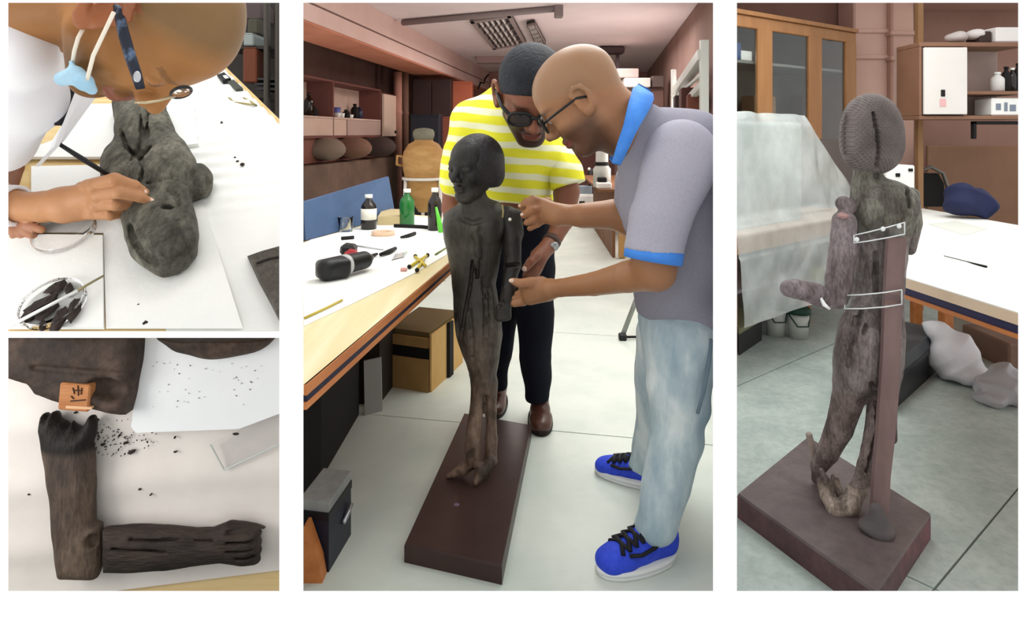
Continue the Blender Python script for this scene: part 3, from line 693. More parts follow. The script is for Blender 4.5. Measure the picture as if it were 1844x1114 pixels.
mk.build('carved_mark', mat('dark_mark', '3f2a1c', rough=.8), torso)
MB().slab([B(x, y, .1165) for x, y in ((118, 735), (164, 737), (166, 733), (119, 730))], (0, .01, 0)).build('tenon_edge', mat('pale_tenon_edge', 'd6ab83', rough=.6), torso)
# round dark piece at the top
s = SDF(.0055); s.ell(B(390, 585, .06), (R_(112, YB), .06, R_(57, YB)), None, .02); s.cut(B(390, 605.5, .06), (0, 0, 1)); s.post(carve(.003, 30))
tag(s.build('statue_fragment', M_brown), 'rounded dark wooden piece resting on the bright foam block', 'statue fragment')

# upper arm piece: a flattened shaft, a jagged blackened socket above
s = SDF(.005)
s.prism([B(x, y, .045) for x, y in ((72, 770), (75, 745), (82, 741), (88, 750), (95, 739), (103, 741), (108, 754), (118, 758), (126, 766), (131, 748), (136, 764), (146, 771), (154, 760), (160, 746), (170, 745), (174, 760), (172, 785), (167, 800), (171, 830), (172, 880), (172, 938), (184, 942), (184, 1016), (180, 1034), (176, 1041), (112, 1041), (105, 1033), (99, 980), (93, 910), (84, 840), (76, 800))], NB, .042, .028)
s.ell(B(125, 776, .10), (.065, .03, .03), None, .02, '-')
s.groove([B(162, 970, .045), B(163, 982, .045)], .010, NB, .02, .005)
s.slot(B(176, 945, .09), B(179, 1030, .09), .003, (0, -1, 0), .03, .004)
s.post(carve(.0012, 26))
def armcol(v):
    z0 = P(0, 800, YB).z; t = np.clip((v[:, 2] + .012 * hsh(v, 8) - z0) / .02, 0, 1)[:, None]
    return np.array(lin('ffffff')[:3]) * (1 - t) + np.array(lin('5a504c')[:3]) * t
M_arm = mat('brown_arm_wood', '41352e', '6b5a4c', scale=5, stretch=(3, 3, .8), rough=.65, bump=.5, bscale=25, c3='54453b', detail=9, attr=True, grain=.4, gscale=45)
tag(s.build('statue_upper_arm', M_arm, None, armcol), 'upright brown wooden upper arm with a blackened broken socket end', 'statue fragment')
# forearm with a fist
s = SDF(.005)
s.prism([B(x, y, .042) for x, y in ((186, 948), (230, 943), (300, 944), (350, 951), (380, 950), (412, 936), (440, 940), (482, 947), (478, 954), (470, 952), (473, 962), (469, 966), (473, 978), (469, 982), (473, 994), (469, 998), (472, 1008), (466, 1015), (440, 1017), (400, 1013), (350, 1017), (300, 1025), (240, 1028), (186, 1030))], NB, .04, .028)
for y0, y1, x0, x1 in ((964, 961, 405, 470), (980, 979, 405, 470), (995, 994, 405, 468), (962, 960, 190, 330), (975, 978, 230, 380), (990, 994, 200, 300)): s.slot(B(x0, y0, .08), B(x1, y1, .08), .0025, (0, -1, 0), .02, .006)
s.slot(B(425, 1004, .07), B(455, 1003, .07), .003, NB, .02, .006); s.post(carve(.0012, 30))
tag(s.build('statue_forearm', mat('black_brown_wood', '231b18', '40332c', scale=7, stretch=(.8, 3, 4), rough=.7, bump=.6, bscale=35, detail=9, grain=.4, gscale=40)), 'dark horizontal wooden forearm ending in a fist', 'statue fragment')
# glass slip
gp = thing('glass_slip', 'clear glass plate lying on the foam at the right', 'glass', B(445, 800, .01))
q = [B(x, y, .02) for x, y in ((379, 800), (503, 741), (507, 797), (404, 846))]
MB().slab(q, (0, .006, 0)).build('pane', M_glass, gp)
MB().tube([q[0], q[3], q[2]], .0022, 6).build('edge', mat('glass_edge', 'b9c2bd', rough=.2), gp)
tag(MB().chunk(B(425, 781, .03), (.009, .004, .004), None, .2).build('wood_splinter', M_dkwood2), 'short dark splinter lying on the clear glass plate', 'splinter')
# splinters and crumbs
r2 = random.Random(3)
big = [(237, 813, 12, 30, 'longest splinter of the scatter right of the broken socket'), (227, 797, 7, 0, 'short thick splinter just above the longest splinter'), (137, 742, 6, 0, 'black splinter between the tenon block and the broken socket'), (252, 880, 5, 0, 'black crumb right of the upper arm at mid height'), (272, 890, 3, 40, 'smaller crumb right of the crumb at mid height'), (53, 889, 4, 0, 'lone black crumb left of the upper arm'), (316, 813, 5, 0, 'roundish black crumb farthest right of the scatter'), (315, 787, 4, 60, 'slanting splinter near the edge of the foam block'), (178, 755, 5, 80, 'splinter at the upper right corner of the broken socket'), (186, 800, 7, 20, 'splinter touching the right side of the blackened socket'), (215, 784, 5, 60, 'tilted splinter in the middle of the scatter')]
for px, py, L_, an, lb in big:
    c = MB().chunk(B(px, py, .008), (R_(L_ * .62, YB), .006, R_(max(1.6, L_ * .28), YB)), rot('Y', -an), .3).build('wood_splinter', M_dkwood2); tag(c, lb, 'splinter')
cr = MB()
for i in range(110):
    px = 168 + abs(r2.gauss(0, 1)) * 55; py = 790 + r2.gauss(0, 16); z = .008
    if px > 400: continue
    r = R_(r2.uniform(.4, 1.2), YB); cr.chunk(B(px, py, z), (r * r2.uniform(1, 2), .003, r), rot('Y', r2.uniform(0, 180)), .2)
for i in range(45):
    px, py = r2.uniform(270, 480), r2.uniform(650, 735); r = R_(r2.uniform(.3, .7), YB); cr.chunk(B(px, py, .047), (r, .002, r * r2.uniform(.6, 2.5)), None, .2)
o = cr.build('crumbs', M_dkwood2); tag(o, 'fine black wood dust scattered over the pale foam', 'crumbs', None, 'stuff')

# ================================================================== MIDDLE: the workshop
D = Vector((.134, .991, 0)).normalized(); V = Vector((D.y, -D.x, 0)); RB = basis(V, D, Vector((0, 0, 1)))
def XL(c, Y): return c + .134 * Y                  # lines that run down the room
M_pink = mat('pink_plaster', 'dcb9b0', 'e2c3ba', scale=1.5, rough=.8, spec=.15)
M_ceil = mat('pale_pink_ceiling', 'e2cfd0', 'e8d8d8', scale=1.2, rough=.85, spec=.1)
M_salmon = mat('salmon_plaster', 'c47f66', 'd08b72', scale=2, rough=.8, spec=.15)
M_dkwall = mat('shade_dark_wall', '5a3f38', '664a42', scale=2, rough=.8)  # brownish pink wall darkened, the shade below the soffit put into its colour
M_redwall = mat('brick_red_paint', 'a8583f', 'b5654b', scale=2, rough=.8)
M_orange = mat('orange_wood', 'b46a36', 'c98048', scale=3, stretch=(6, .6, 6), rough=.5)
M_navy = mat('navy_band', '1b1c33', rough=.6)
M_dark = mat('near_black', '161312', rough=.8)
M_card = mat('cardboard', 'a57f4c', 'b48e5a', scale=4, rough=.8)

structure(MB().slab([(-2.4, 5.0, 2.7), (3.4, 5.0, 2.7), (3.4, 15, 2.7), (-1.9, 15, 2.7)], (0, 0, .1)).build('ceiling', M_ceil))
structure(MB().slab([(XL(-3.42, 7.46), 7.46, 0), (XL(-3.42, 14.6), 14.6, 0), (XL(-3.52, 14.6), 14.6, 0), (XL(-3.52, 7.46), 7.46, 0)], (0, 0, 2.69)).build('wall_far_left', M_dkwall))
structure(MB().slab([(-1.7, 14.6, 0), (3.3, 14.6, 0), (3.3, 14.75, 0), (-1.7, 14.75, 0)], (0, 0, 2.69)).build('wall_back', mat('dusky_pink_wall', 'a5746a', 'b0827a', scale=1.5, rough=.8)))
structure(MB().slab([(XL(1.0, 5.6), 5.6, 0), (XL(1.0, 14.55), 14.55, 0), (XL(1.12, 14.55), 14.55, 0), (XL(1.12, 5.6), 5.6, 0)], (0, 0, 2.69)).build('wall_far_right', mat('taupe_wall', '8a6a62', '977a70', scale=1.5, rough=.8)))
# stepped soffit along the left
bt = thing('ceiling_duct', 'long pink boxed soffit running under the left of the ceiling', 'soffit', (-1.9, 8, 2.28)); bt['kind'] = 'structure'
def sofpart(name, z0, z1, off, m):
    c = -2.445 + off; q = [(XL(c, 5.4), 5.4, z1), (XL(c, 14.5), 14.5, z1), (XL(-2.96, 14.5), 14.5, z1), (XL(-2.96, 6.5), 6.5, z1), (XL(-2.96, 6.5) + .02, 6.45, z1)]
    MB().slab(q, (0, 0, z0 - z1)).build(name, m, bt)
sofpart('lower_fascia', 2.29, 2.437, 0, M_pink); sofpart('groove', 2.437, 2.457, -.04, M_dkwall); sofpart('upper_fascia', 2.457, 2.698, 0, M_pink); sofpart('soffit_board', 2.27, 2.289, -.01, M_salmon)
def cross(name, px0, px1, py, Y, w_, h_, m, label, cat):
    a, b = P(px0, py, Y), P(px1, py, Y); return tag(MB().box((a + b) / 2, ((b - a).length, w_, h_), None, .01).build(name, m), label, cat)
o = cross('ceiling_beam', 858, 1000, 108, 11.8, .3, .12, mat('shadow_grey_beam', 'a98f8b', rough=.8), 'low grey pink beam crossing the ceiling behind the light fitting', 'beam'); o['kind'] = 'structure'  # beam toned grey, the shadow strip on the ceiling put into its colour
# conduit and louvred light fittings under the ceiling
cd = thing('ceiling_conduit', 'grey pipe crossing the ceiling above the two men', 'pipe', P(865, 28, 7.4))
MB().tube([P(725, 41, 7.9), P(1003, 15.5, 7.05)], .035, 10).build('pipe', mat('grey_paint_pipe', '8a7c7c', rough=.6), cd, True)
MB().box(P(1006, 20, 7.05), (.09, .12, .14), None, .01).build('end_bracket', mat('grey_paint_pipe', '8a7c7c'), cd)
def louvre(label, q):                              # q: four corner pixels, lying 6 cm under the ceiling
    z = 2.63; c = [G(x, y, z) for x, y in q]; t = thing('louvred_light', label, 'ceiling light', (c[0] + c[2]) / 2, 'light fittings')
    MB().slab([p + Vector((0, 0, .055)) for p in c], (0, 0, -.03)).build('housing', mat('fitting_grey', '3a3433', rough=.5), t)
    L = lambda u, v: c[0].lerp(c[1], u).lerp(c[3].lerp(c[2], u), v)
    fr = MB()
    for a, b, e, f in ((0, 0, 1, .05), (0, .95, 1, 1), (0, 0, .10, 1), (.92, 0, 1, 1)): fr.slab([L(a, b), L(e, b), L(e, f), L(a, f)], (0, 0, .03))
    fr.build('frame', mat('fitting_frame', '9a8a88', rough=.5), t)
    for u in (.22, .36, .50, .64, .78):
        MB().slab([L(u - .02, .06), L(u + .02, .06), L(u + .02, .94), L(u - .02, .94)], (0, 0, .025)).build('slat', mat('fitting_white', 'e6dcd8', rough=.4), t)
    for v in (.2, .4, .6, .8): MB().slab([L(.1, v - .01), L(.92, v - .01), L(.92, v + .01), L(.1, v + .01)], (0, 0, .018)).build('cross_slat', mat('fitting_dim', '776b69', rough=.4), t)
louvre('larger louvred light fitting on the ceiling left of the dark haired man', ((846, 40), (919, 29), (948, 80), (888, 90)))
louvre('narrow louvred light fitting above the head of the dark haired man', ((948, 48), (963, 44), (983, 80), (964, 84)))

# wall shelves on the left
M_shelfback = mat('pinkish_board', 'b89a8c', 'c4a899', scale=3, rough=.7)
M_shelfedge = mat('reddish_board', '6d4039', rough=.7)
def XC(Y): return XL(-3.04, Y)
ws = thing('wall_shelf', 'open pinkish wall shelf unit holding bottles on the left wall', 'shelf', (XC(8), 8, 1.32))
def runb(name, Y0, Y1, z0, z1, d0, d1, m, parent):
    q = clip([(XC(Y0) - d0, Y0), (XC(Y1) - d0, Y1), (XC(Y1) - d1, Y1), (XC(Y0) - d1, Y0)], 1, .3262, 0); return MB().slab([(x, y, z1) for x, y in q], (0, 0, z0 - z1)).build(name, m, parent)
runb('back_panel', 7.5, 9.2, 1.32, 1.95, .30, .32, M_shelfback, ws); runb('top_board', 6.6, 9.2, 1.93, 1.95, 0, .3, M_shelfedge, ws); runb('shelf_board', 6.6, 9.2, 1.515, 1.535, 0, .3, M_shelfback, ws)
runb('front_panel', 6.6, 7.95, 1.325, 1.512, 0, .02, M_shelfback, ws); runb('front_panel', 7.98, 9.2, 1.325, 1.512, 0, .02, mat('pink_panel', 'a58a80', rough=.7), ws); runb('bottom_board', 6.6, 9.2, 1.30, 1.32, 0, .3, M_shelfedge, ws)
for Y in (7.55, 9.18): runb('upright', Y, Y + .03, 1.32, 1.95, 0, .3, M_shelfedge, ws)
wc = thing('wall_cabinet', 'pale door wall cabinet at the right end of the open shelf', 'cabinet', (XC(9.6), 9.6, 1.32))
runb('carcass', 9.26, 9.95, 1.32, 1.92, .03, .32, M_shelfedge, wc); dr = runb('door', 9.3, 9.92, 1.31, 1.9, -.01, .02, mat('pale_peach_door', 'dcc0ad', rough=.6), wc)
kh = MB().sphere((XC(9.78) + .02, 9.78, 1.37), (.018, .018, .022)).build('keyhole', M_dark, dr, True)
def bottle(px, py, Y, h, r, m, label, capm=None, labm=None, cat='bottle', group=None, parts=True):
    o = P(px, py, Y); b = thing('bottle', label, cat, o, group)
    MB().lathe([(0, 0), (r * .95, 0), (r, .01 * h), (r, h * .62), (r * .85, h * .72), (r * .4, h * .84), (r * .36, h * .93), (0, h * .93)], o, seg=20).build('glass_body', m, b, True)
    if capm: MB().lathe([(0, h * .9), (r * .5, h * .9), (r * .5, h), (0, h)], o, seg=16).build('cap', capm, b, True)
    if labm: MB().lathe([(r * 1.012, h * .28), (r * 1.012, h * .6)], o, seg=28).build('paper_label', labm, b, True)
    return b
M_green = mat('green_glass', '1f6b2c', rough=.12, spec=.6); M_amber = mat('dark_amber_glass', '1c120d', rough=.12, spec=.6)
M_cap = mat('white_cap', 'ecebe6', rough=.5); M_paper = mat('cream_label', 'ece8da', rough=.8)
zs = 1.537
def onshelf(px, Y, dz=0): return HY + (H - (zs + dz)) * F / Y
for px, Y, h, r, m, lb in ((556, 7.35, .26, .05, M_amber, 'dark bottle at the left end of the pink wall shelf'), (563, 7.45, .12, .06, M_dark, 'squat black jar beside the leftmost shelf bottle'), (639, 8.75, .20, .05, M_dark, 'tall black bottle near the cabinet door on the wall shelf'), (647, 8.85, .16, .05, mat('blue_black', '2c2c44', rough=.3), 'blue black bottle nearest the cabinet door'), (623, 8.4, .11, .05, M_dark, 'short black jar in the middle of the wall shelf')):
    bottle(px, onshelf(px, Y), Y, h, r, m, lb, m)
for px, Y, h, r, m, lb in ((605, 8.15, .13, .06, mat('blue_cup', '5a5f9c', rough=.4), 'blue cup standing on the pink wall shelf'), (608, 8.02, .06, .04, M_cap, 'small white pot in front of the blue cup'), (615, 8.15, .06, .04, M_cap, 'small white pot right of the blue cup'), (631, 8.45, .05, .04, M_cap, 'small white pot beside the short black jar')):
    o = P(px, onshelf(px, Y), Y); tag(MB().lathe([(0, 0), (r * .8, 0), (r, h), (r * .9, h), (r * .75, .01), (0, .01)], o, seg=16).build('pot', m, None, True), lb, 'pot')
# brown boards and sacks under the shelf, column, dark cabinets
lb_ = thing('storage_chest', 'long brown wooden chest standing under the wall shelf', 'chest', (XC(8.5), 8.5, 0))
runb('body', 6.6, 9.6, 0, 1.02, -.1, .25, mat('dull_brown_wood', '59443a', '6b5447', scale=3, rough=.7), lb_); runb('lid', 6.6, 9.6, 1.03, 1.30, .05, .25, mat('red_brown_board', '75483c', rough=.7), lb_)
for i, (px, Y, lbq) in enumerate(((574, 7.3, 'grey brown sack at the left edge behind the blue board'), (625, 7.9, 'brown sack on the chest in the middle'), (672, 8.6, 'dark sack on the chest near the column'))):
    s = SDF(.02); z = 1.05; c = Vector((ray(px, Y) + .02, Y, z)); s.ell(c + Vector((0, 0, .12)), (.27, .18, .12), None, .05); s.ell(c + Vector((.1, 0, .14)), (.13, .13, .10), None, .08)
    tag(s.build('sack', mat('sack_cloth%d' % i, ('77675a', '6f5142', '3b2c28')[i], rough=.9, bump=.4, bscale=12)), lbq, 'sack')
def colm(px0, px1, Y, z1, name, m, label):
    a = ray(px0, Y); b = ray(px1, Y); r = (b - a) / 2; o = thing(name, label, 'column', ((a + b) / 2, Y, 0)); o['kind'] = 'structure'
    MB().lathe([(r, 0), (r, z1 * .72), (r * 1.1, z1 * .725), (r * 1.1, z1 * .74), (r, z1 * .745), (r, z1)], ((a + b) / 2, Y, 0), seg=20).build('shaft', m, o, True)
colm(709, 724, 9.9, 2.26, 'column', mat('rose_brown_column', 'b07c6c', 'bd8b7b', scale=3, rough=.7), 'rose coloured round pipe column beside the wall cabinet')
colm(722, 736, 10.1, 2.26, 'column', mat('brown_column', '6b4c3f', '7b5c4d', scale=3, rough=.7), 'brown round pipe column right of the rose column')
def cab(px0, px1, py0, py1, Y, dep, m, label, name='cabinet', doors=1, dm=None, cat='cabinet'):
    a, b = P(px0, py0, Y), P(px1, py1, Y); t = thing(name, label, cat, ((a.x + b.x) / 2, Y + dep / 2, b.z))
    MB().box((a + b) / 2 + Vector((0, dep / 2, 0)), (b.x - a.x, dep, a.z - b.z), None, .01).build('carcass', m, t)
    w_ = (b.x - a.x) / doors
    for i in range(doors):
        c = Vector((a.x + w_ * (i + .5), Y - .012, (a.z + b.z) / 2)); d_ = MB().box(c, (w_ * .94, .022, (a.z - b.z) * .96), None, .006).build('door', dm or m, t)
        MB().box(c + Vector((w_ * .36, -.02, 0)), (.015, .02, .12), None, .004).build('handle', M_dark, d_)
    return t
cab(742, 812, 142, 395.7, 10.4, .5, mat('maroon_black', '2a1a1a', '38211f', scale=3, rough=.5), 'tall dark maroon cabinet high behind the jar', doors=2)
cab(738, 792, 205, 420, 9.0, .5, mat('ink_blue_black', '14141f', rough=.5), 'inky dark cabinet directly behind the clay jar', doors=1)
cab(812, 850, 146, 390, 10.8, .4, M_redwall, 'brick red cupboard left of the yellow shirt', name='cupboard', doors=1)
cab(786, 812, 210, 412.3, 9.4, .4, mat('brown_red_wood', '7c4030', rough=.6), 'narrow red brown cupboard right of the clay jar', name='cupboard', doors=1)
cb = MB().tube([P(861, 160, 13.25), P(866, 148, 13.3), P(872, 150, 13.4), P(873, 142, 13.4), P(880, 134, 13.5)], .016, 6).build('cable', M_dark, None, True); tag(cb, 'short black cable dangling from the pink soffit', 'cable')

# clay jar on a white stand
YJ = 6.2
st = thing('jar_stand', 'white tubular metal stand carrying the clay jar', 'stand', (ray(762, YJ), YJ, 0)); jc = P(763, 321, YJ)
M_whitemetal = mat('white_metal', 'e3ddd6', rough=.4)
MB().lathe([(.175, -.012), (.2, -.012), (.2, .012), (.175, .012)], jc, seg=32, closed=True).build('ring', M_whitemetal, st, True)
for a in (100, 215, 330):
    v_ = Vector((math.cos(math.radians(a)), math.sin(math.radians(a)), 0)); MB().tube([jc + v_ * .185, Vector((jc.x, jc.y, 0)) + v_ * .23], .016, 8).build('leg', M_whitemetal, st, True)
jar = thing('clay_jar', 'large tan clay storage jar with a grey neck on a white stand', 'jar', Vector((jc.x, jc.y, jc.z - .3)))
M_clay = mat('tan_clay', 'a67c49', 'c49a63', scale=4, stretch=(1, 1, 3), rough=.8, bump=.3, bscale=20, c3='b58a54')
MB().lathe([(0, -.32), (.05, -.31), (.11, -.2), (.16, -.05), (.19, .08), (.198, .17), (.185, .25), (.14, .32), (.09, .345), (.085, .36)], jc, seg=36).build('body', M_clay, jar, True)
MB().lathe([(.08, .35), (.092, .37), (.1, .40), (.1, .43), (.085, .455), (.05, .465), (0, .47)], jc, seg=28).build('neck', mat('grey_clay', '6d6a5c', '83806f', scale=8, rough=.9), jar, True)
MB().tube([jc + Vector((-.18, -.02, .2)), jc + Vector((-.24, -.03, .21)), jc + Vector((-.245, -.03, .13)), jc + Vector((-.19, -.02, .12))], .014, 8).build('handle', M_clay, jar, True)

# ---- the long work table
ZT = .8
def TB(px, py): return G(px, py, ZT)
tb = thing('work_table', 'long work table with orange wooden edge and white covering on the left', 'table', (-.5, 2.6, 0))
FL = TB(546, 692); FR = TB(808, 472); fd = (FR - FL).normalized(); far = FL + fd * ((4.18 - FL.y) / fd.y)
poly = [Vector((ray(533, 1.46), 1.46, ZT)), FL + Vector((.006, 0, 0)), far, TB(712, 384), Vector((ray(533, 3.3), 3.3, ZT))]
M_ttop = mat('cream_table_wood', 'e3d2a2', 'efe2bd', scale=2, stretch=(8, .8, 1), rough=.5, c3='e8d9ae')
MB().slab(poly, (0, 0, -.022)).build('table_top', M_ttop, tb)
def inset(pl, d): 
    c = sum(pl, Vector()) / len(pl); return [p + (c - p).normalized() * d for p in pl]
q = [p - Vector((0, 0, .022)) for p in poly]
MB().slab(inset(q, .012), (0, 0, -.02)).build('navy_band', M_navy, tb); q = [p - Vector((0, 0, .042)) for p in poly]
MB().slab(inset(q, .006), (0, 0, -.016)).build('lower_trim', M_orange, tb)
e_ = MB(); nx = Vector((fd.y, -fd.x, 0))
e_.slab([FL + nx * .0015, far + nx * .0015, far + nx * .008, FL + nx * .008], (0, 0, -.024)).build('front_edge', M_orange, tb)
for p in ((-.22, 4.08), (-.72, 4.3)):
    MB().box((p[0], p[1], .37), (.07, .07, .74), None, .006).build('leg', M_orange, tb)
wsht = MB().slab([TB(x, y) + Vector((0, 0, .003)) for x, y in ((547, 588), (640, 545), (752, 490), (800, 462), (872, 402), (735, 388), (560, 432), (546, 440))], (0, 0, -.0025)).build('white_sheet', mat('white_table_sheet', 'f3f4ef', 'f8f8f5', scale=3, rough=.75)); tag(wsht, 'white sheet spread over the far part of the left work table', 'sheet')
ZS = ZT + .0035
def S_(px, py, dz=0): return G(px, py, ZS + dz) 
bb = thing('blue_board', 'plain slate blue board standing along the back of the work table', 'board', S_(640, 408))
q = [S_(547, 433) + Vector((.01, 0, 0)), S_(712, 388)]; up_ = lambda px, py, p: P(px, py, p.y)
MB().slab([q[0], q[1], up_(700, 318, q[1]), up_(547, 364, q[0])], (-.02, .03, 0)).build('panel', mat('slate_blue', '41587c', '4a6389', scale=3, rough=.6), bb)
bk = MB().slab([S_(680, 405), S_(720, 405), S_(722, 390), S_(690, 389)], (0, 0, .05)).build('block', mat('tan_block', 'cdb98d', rough=.7)); tag(bk, 'tan wooden block behind the dark bottle on the work table', 'block')
def tbottle(px, py, wpx, hpx, m, label, lab=None):
    p = S_(px, py); return bottle(px, py, p.y, hpx * p.y / F, wpx / 2 * p.y / F, m, label, M_cap, lab)
tbottle(664, 412, 28, 62, M_amber, 'dark brown bottle with cream label on the left work table', M_paper)
tbottle(733, 404, 27, 64, M_green, 'green glass bottle with white cap beside the jar stand')
tbottle(783, 414, 25, 76, M_amber, 'tall dark bottle with white cap next to the statue shoulder')
p = S_(795, 418); 
tag(MB().tube([p, p + Vector((-.03, .0, .14))], [.018, .006], 8).build('green_tube', mat('bright_green_plastic', '5fc23a', rough=.4), None, True), 'bright green tube leaning on the tall dark bottle', 'tube')
p = S_(622, 416); bk_ = thing('beaker', 'clear glass beaker left of the labelled dark bottle', 'beaker', p)
MB().lathe([(0, 0), (.04, 0), (.042, .075), (.046, .08), (.042, .08), (.038, .004), (0, .004)], p, seg=24).build('cup', M_glass, bk_, True)
p = S_(690, 423); MBt = MB().lathe([(.035, 0), (.062, 0), (.062, .02), (.035, .02)], p, seg=28, closed=True).build('tape_roll', mat('beige_tape', 'd8b79c', rough=.5), None, True); tag(MBt, 'roll of beige tape lying on the white sheet', 'tape')
def lay(name, pts, r, m, label, cat, lift=None, smooth=True):
    a = [S_(*q, r if isinstance(r, float) else max(r)) for q in pts]; return tag(MB().tube(a, r, 8).build(name, m, None, smooth), label, cat)
lay('file_tool', [(710, 406), (760, 408), (790, 411)], .010, M_dark, 'long black tool lying between the green and the tall bottle', 'tool')
lay('screwdriver', [(722, 427), (735, 424), (747, 420)], [.006, .01, .01], M_dark, 'short black tool right of the tape roll', 'tool')
lay('marker_pen', [(615, 429), (637, 427)], .009, M_dark, 'short black marker in front of the beaker', 'pen')
lay('drill_bit', [(662, 465), (671, 460), (679, 457)], [.004, .009, .006], M_dark, 'black drill bit next to the chuck of the drill', 'drill bit')
lay('drill_bit', [(685, 458), (700, 453), (712, 447)], [.008, .012, .009], M_dark, 'thick black drill bit further right of the drill', 'drill bit')
lay('metal_rod', [(640, 442), (690, 449)], .004, M_steel, 'thin steel rod lying behind the drill', 'rod')
lay('yellow_stick', [(549, 572), (590, 553), (616, 540)], .004, mat('yellow_stick', 'c5b04a', rough=.5), 'yellow stick lying near the front of the table', 'stick')
lay('pencil', [(784, 458), (803, 446)], .004, mat('olive_pencil', '75803a', rough=.5), 'olive pencil lying beside the statue', 'pencil')
M_yel = mat('yellow_plastic', 'cdb637', rough=.4)
cl = thing('yellow_clamp', 'small yellow clamp with black tips on the white sheet', 'clamp', S_(752, 472))
for i, pts in enumerate((((738, 480), (752, 470), (770, 459)), ((748, 462), (760, 472), (766, 478)), ((750, 486), (757, 476), (764, 464)))): MB().tube([S_(*q, .008) for q in pts], .006, 8).build('arm', M_yel, cl, True)
for q in ((770, 459), (751, 486), (748, 461), (737, 480)): MB().sphere(S_(*q, .009), .009).build('tip', M_dark, cl, True)
tag(MB().box(S_(727, 485, .006), (.025, .02, .012), None, .003).build('eraser', mat('pink_rubber', 'd99a92', rough=.7)), 'pink eraser beside the yellow clamp', 'eraser')
tag(MB().slab([S_(*q, .003) for q in ((705, 468), (728, 462), (735, 452), (712, 456))], (0, 0, -.003)).build('glass_slide', M_glass), 'clear glass slide between the drill bit and clamp', 'glass')
# cordless drill
dl = thing('cordless_drill', 'black and red cordless drill lying on the white table sheet', 'drill', S_(622, 484))
M_redp = mat('red_plastic', 'a3232b', rough=.4)
Yd = S_(622, 484).y; k_ = Yd / F
s = SDF(.004); a, b = S_(588, 484, .045), S_(655, 468, .045); s.cap(a, b, .037, .035, .01); s.box(S_(600, 483, .04), (.06, .04, .036), rot('Z', 40), .02, .015); s.build('motor_body', M_blackplastic, dl)
MB().tube([S_(616, 478, .045), S_(624, 476, .045)], [.040, .040], 20).build('grey_collar', mat('grey_plastic', 'b9bcbc', rough=.4), dl, True)
MB().tube([S_(655, 468, .045), S_(664, 465, .045), S_(669, 463, .045)], [.026, .020, .012], 16).build('chuck', mat('chuck_metal', '2c2c2e', rough=.35, metal=.6), dl, True)
MB().box(P(632, 462, Yd - .02), (.05, .06, .055), rot('Y', 10), .012).build('red_grip', M_redp, dl); MB().box(P(633, 480, Yd - .1), (.045, .02, .03), rot('Y', 10), .008).build('red_panel', M_redp, dl)
MB().box(P(628, 449, Yd + .05), (.06, .07, .045), rot('Y', 8), .012).build('battery_pack', M_blackplastic, dl)

# ---- under the table
def floorbox(name, label, cat, corners, h, m, lid=None, dz=0):
    t = thing(name, label, cat, sum((Vector(c) for c in corners), Vector()) / len(corners)); up3 = Vector((0, 0, h))
    MB().slab([Vector(c) + up3 for c in corners], -up3).build('body', m, t)
    if lid: q = [Vector(c) + up3 for c in corners]; c0 = sum(q, Vector()) / len(q); MB().slab([c0 + (p - c0) * 1.03 + Vector((0, 0, .03)) for p in q], (0, 0, -.03)).build('lid', lid, t)
    return t
def quad(a, b, dvec): a, b = Vector(a), Vector(b); d_ = Vector(dvec); return [a, b, b + d_, a + d_]
floorbox('shade_box', 'large near black box added for the shade under the near end of the table', 'box', [Vector((ray(536, 2.45), 2.45, 0)), Vector((-.745, 2.6, 0)), Vector((-.735, 3.2, 0)), Vector((ray(536, 3.2), 3.2, 0))], .42, M_dark, mat('dark_brown_lid', '211a17', rough=.7))  # both dark boxes are added, standing in for the shade under the table
floorbox('shade_box', 'dark brown box added for the shade under the middle of the table beside the white panel', 'box', [Vector((ray(545, 3.35), 3.35, 0)), Vector((-.66, 3.32, 0)), Vector((-.62, 3.7, 0)), Vector((ray(545, 3.7), 3.7, 0))], .5, mat('dark_brown_card', '2b211b', rough=.8), None)
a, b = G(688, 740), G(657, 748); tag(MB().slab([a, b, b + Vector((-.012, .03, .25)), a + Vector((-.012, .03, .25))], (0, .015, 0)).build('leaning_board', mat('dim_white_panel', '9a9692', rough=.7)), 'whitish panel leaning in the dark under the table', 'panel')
# cardboard drawer box
cx = thing('cardboard_crate', 'tan cardboard crate with a slot painted near black under the table', 'box', G(760, 705))
a, b = G(772, 706), G(700, 694); Yc = a.y; ht = .29
def crate(u0, u1, z0, z1, name, m, off=0.0):
    p, q_ = b.lerp(a, u0), b.lerp(a, u1); o_ = Vector((0, -off, 0)); return MB().slab([p + o_ + Vector((0, 0, z0)), q_ + o_ + Vector((0, 0, z0)), q_ + o_ + Vector((0, 0, z1)), p + o_ + Vector((0, 0, z1))], (0, .02, 0)).build(name, m, cx)
bk2 = [b + Vector((0, .02, 0)), a + Vector((0, .02, 0)), a + Vector((.13, .45, 0)), b + Vector((.1, .45, 0))]
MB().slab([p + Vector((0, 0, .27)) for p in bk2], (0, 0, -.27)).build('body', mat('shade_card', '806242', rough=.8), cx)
crate(0, 1, 0, .17, 'front_flap', M_card, .01); crate(0, 1, .23, .28, 'top_rail', M_card, .01); crate(0, 1, .17, .23, 'slot', M_dark)  # slot is a near-black board standing in for the shade inside
MB().slab([a + Vector((.005, 0, .3)), a + Vector((.14, .45, .3)), a + Vector((.145, .45, .3)), a + Vector((.015, 0, .3))], (0, 0, -.3)).build('side_panel', mat('lit_card', 'c39a5c', 'cda66a', scale=3, rough=.8), cx)  # crate card comes in lit and shaded copies, light put into the colour
MB().slab([p + Vector((0, 0, .305)) for p in bk2], (0, 0, -.03)).build('lid_board', mat('olive_card2', '7a6a44', rough=.8), cx)
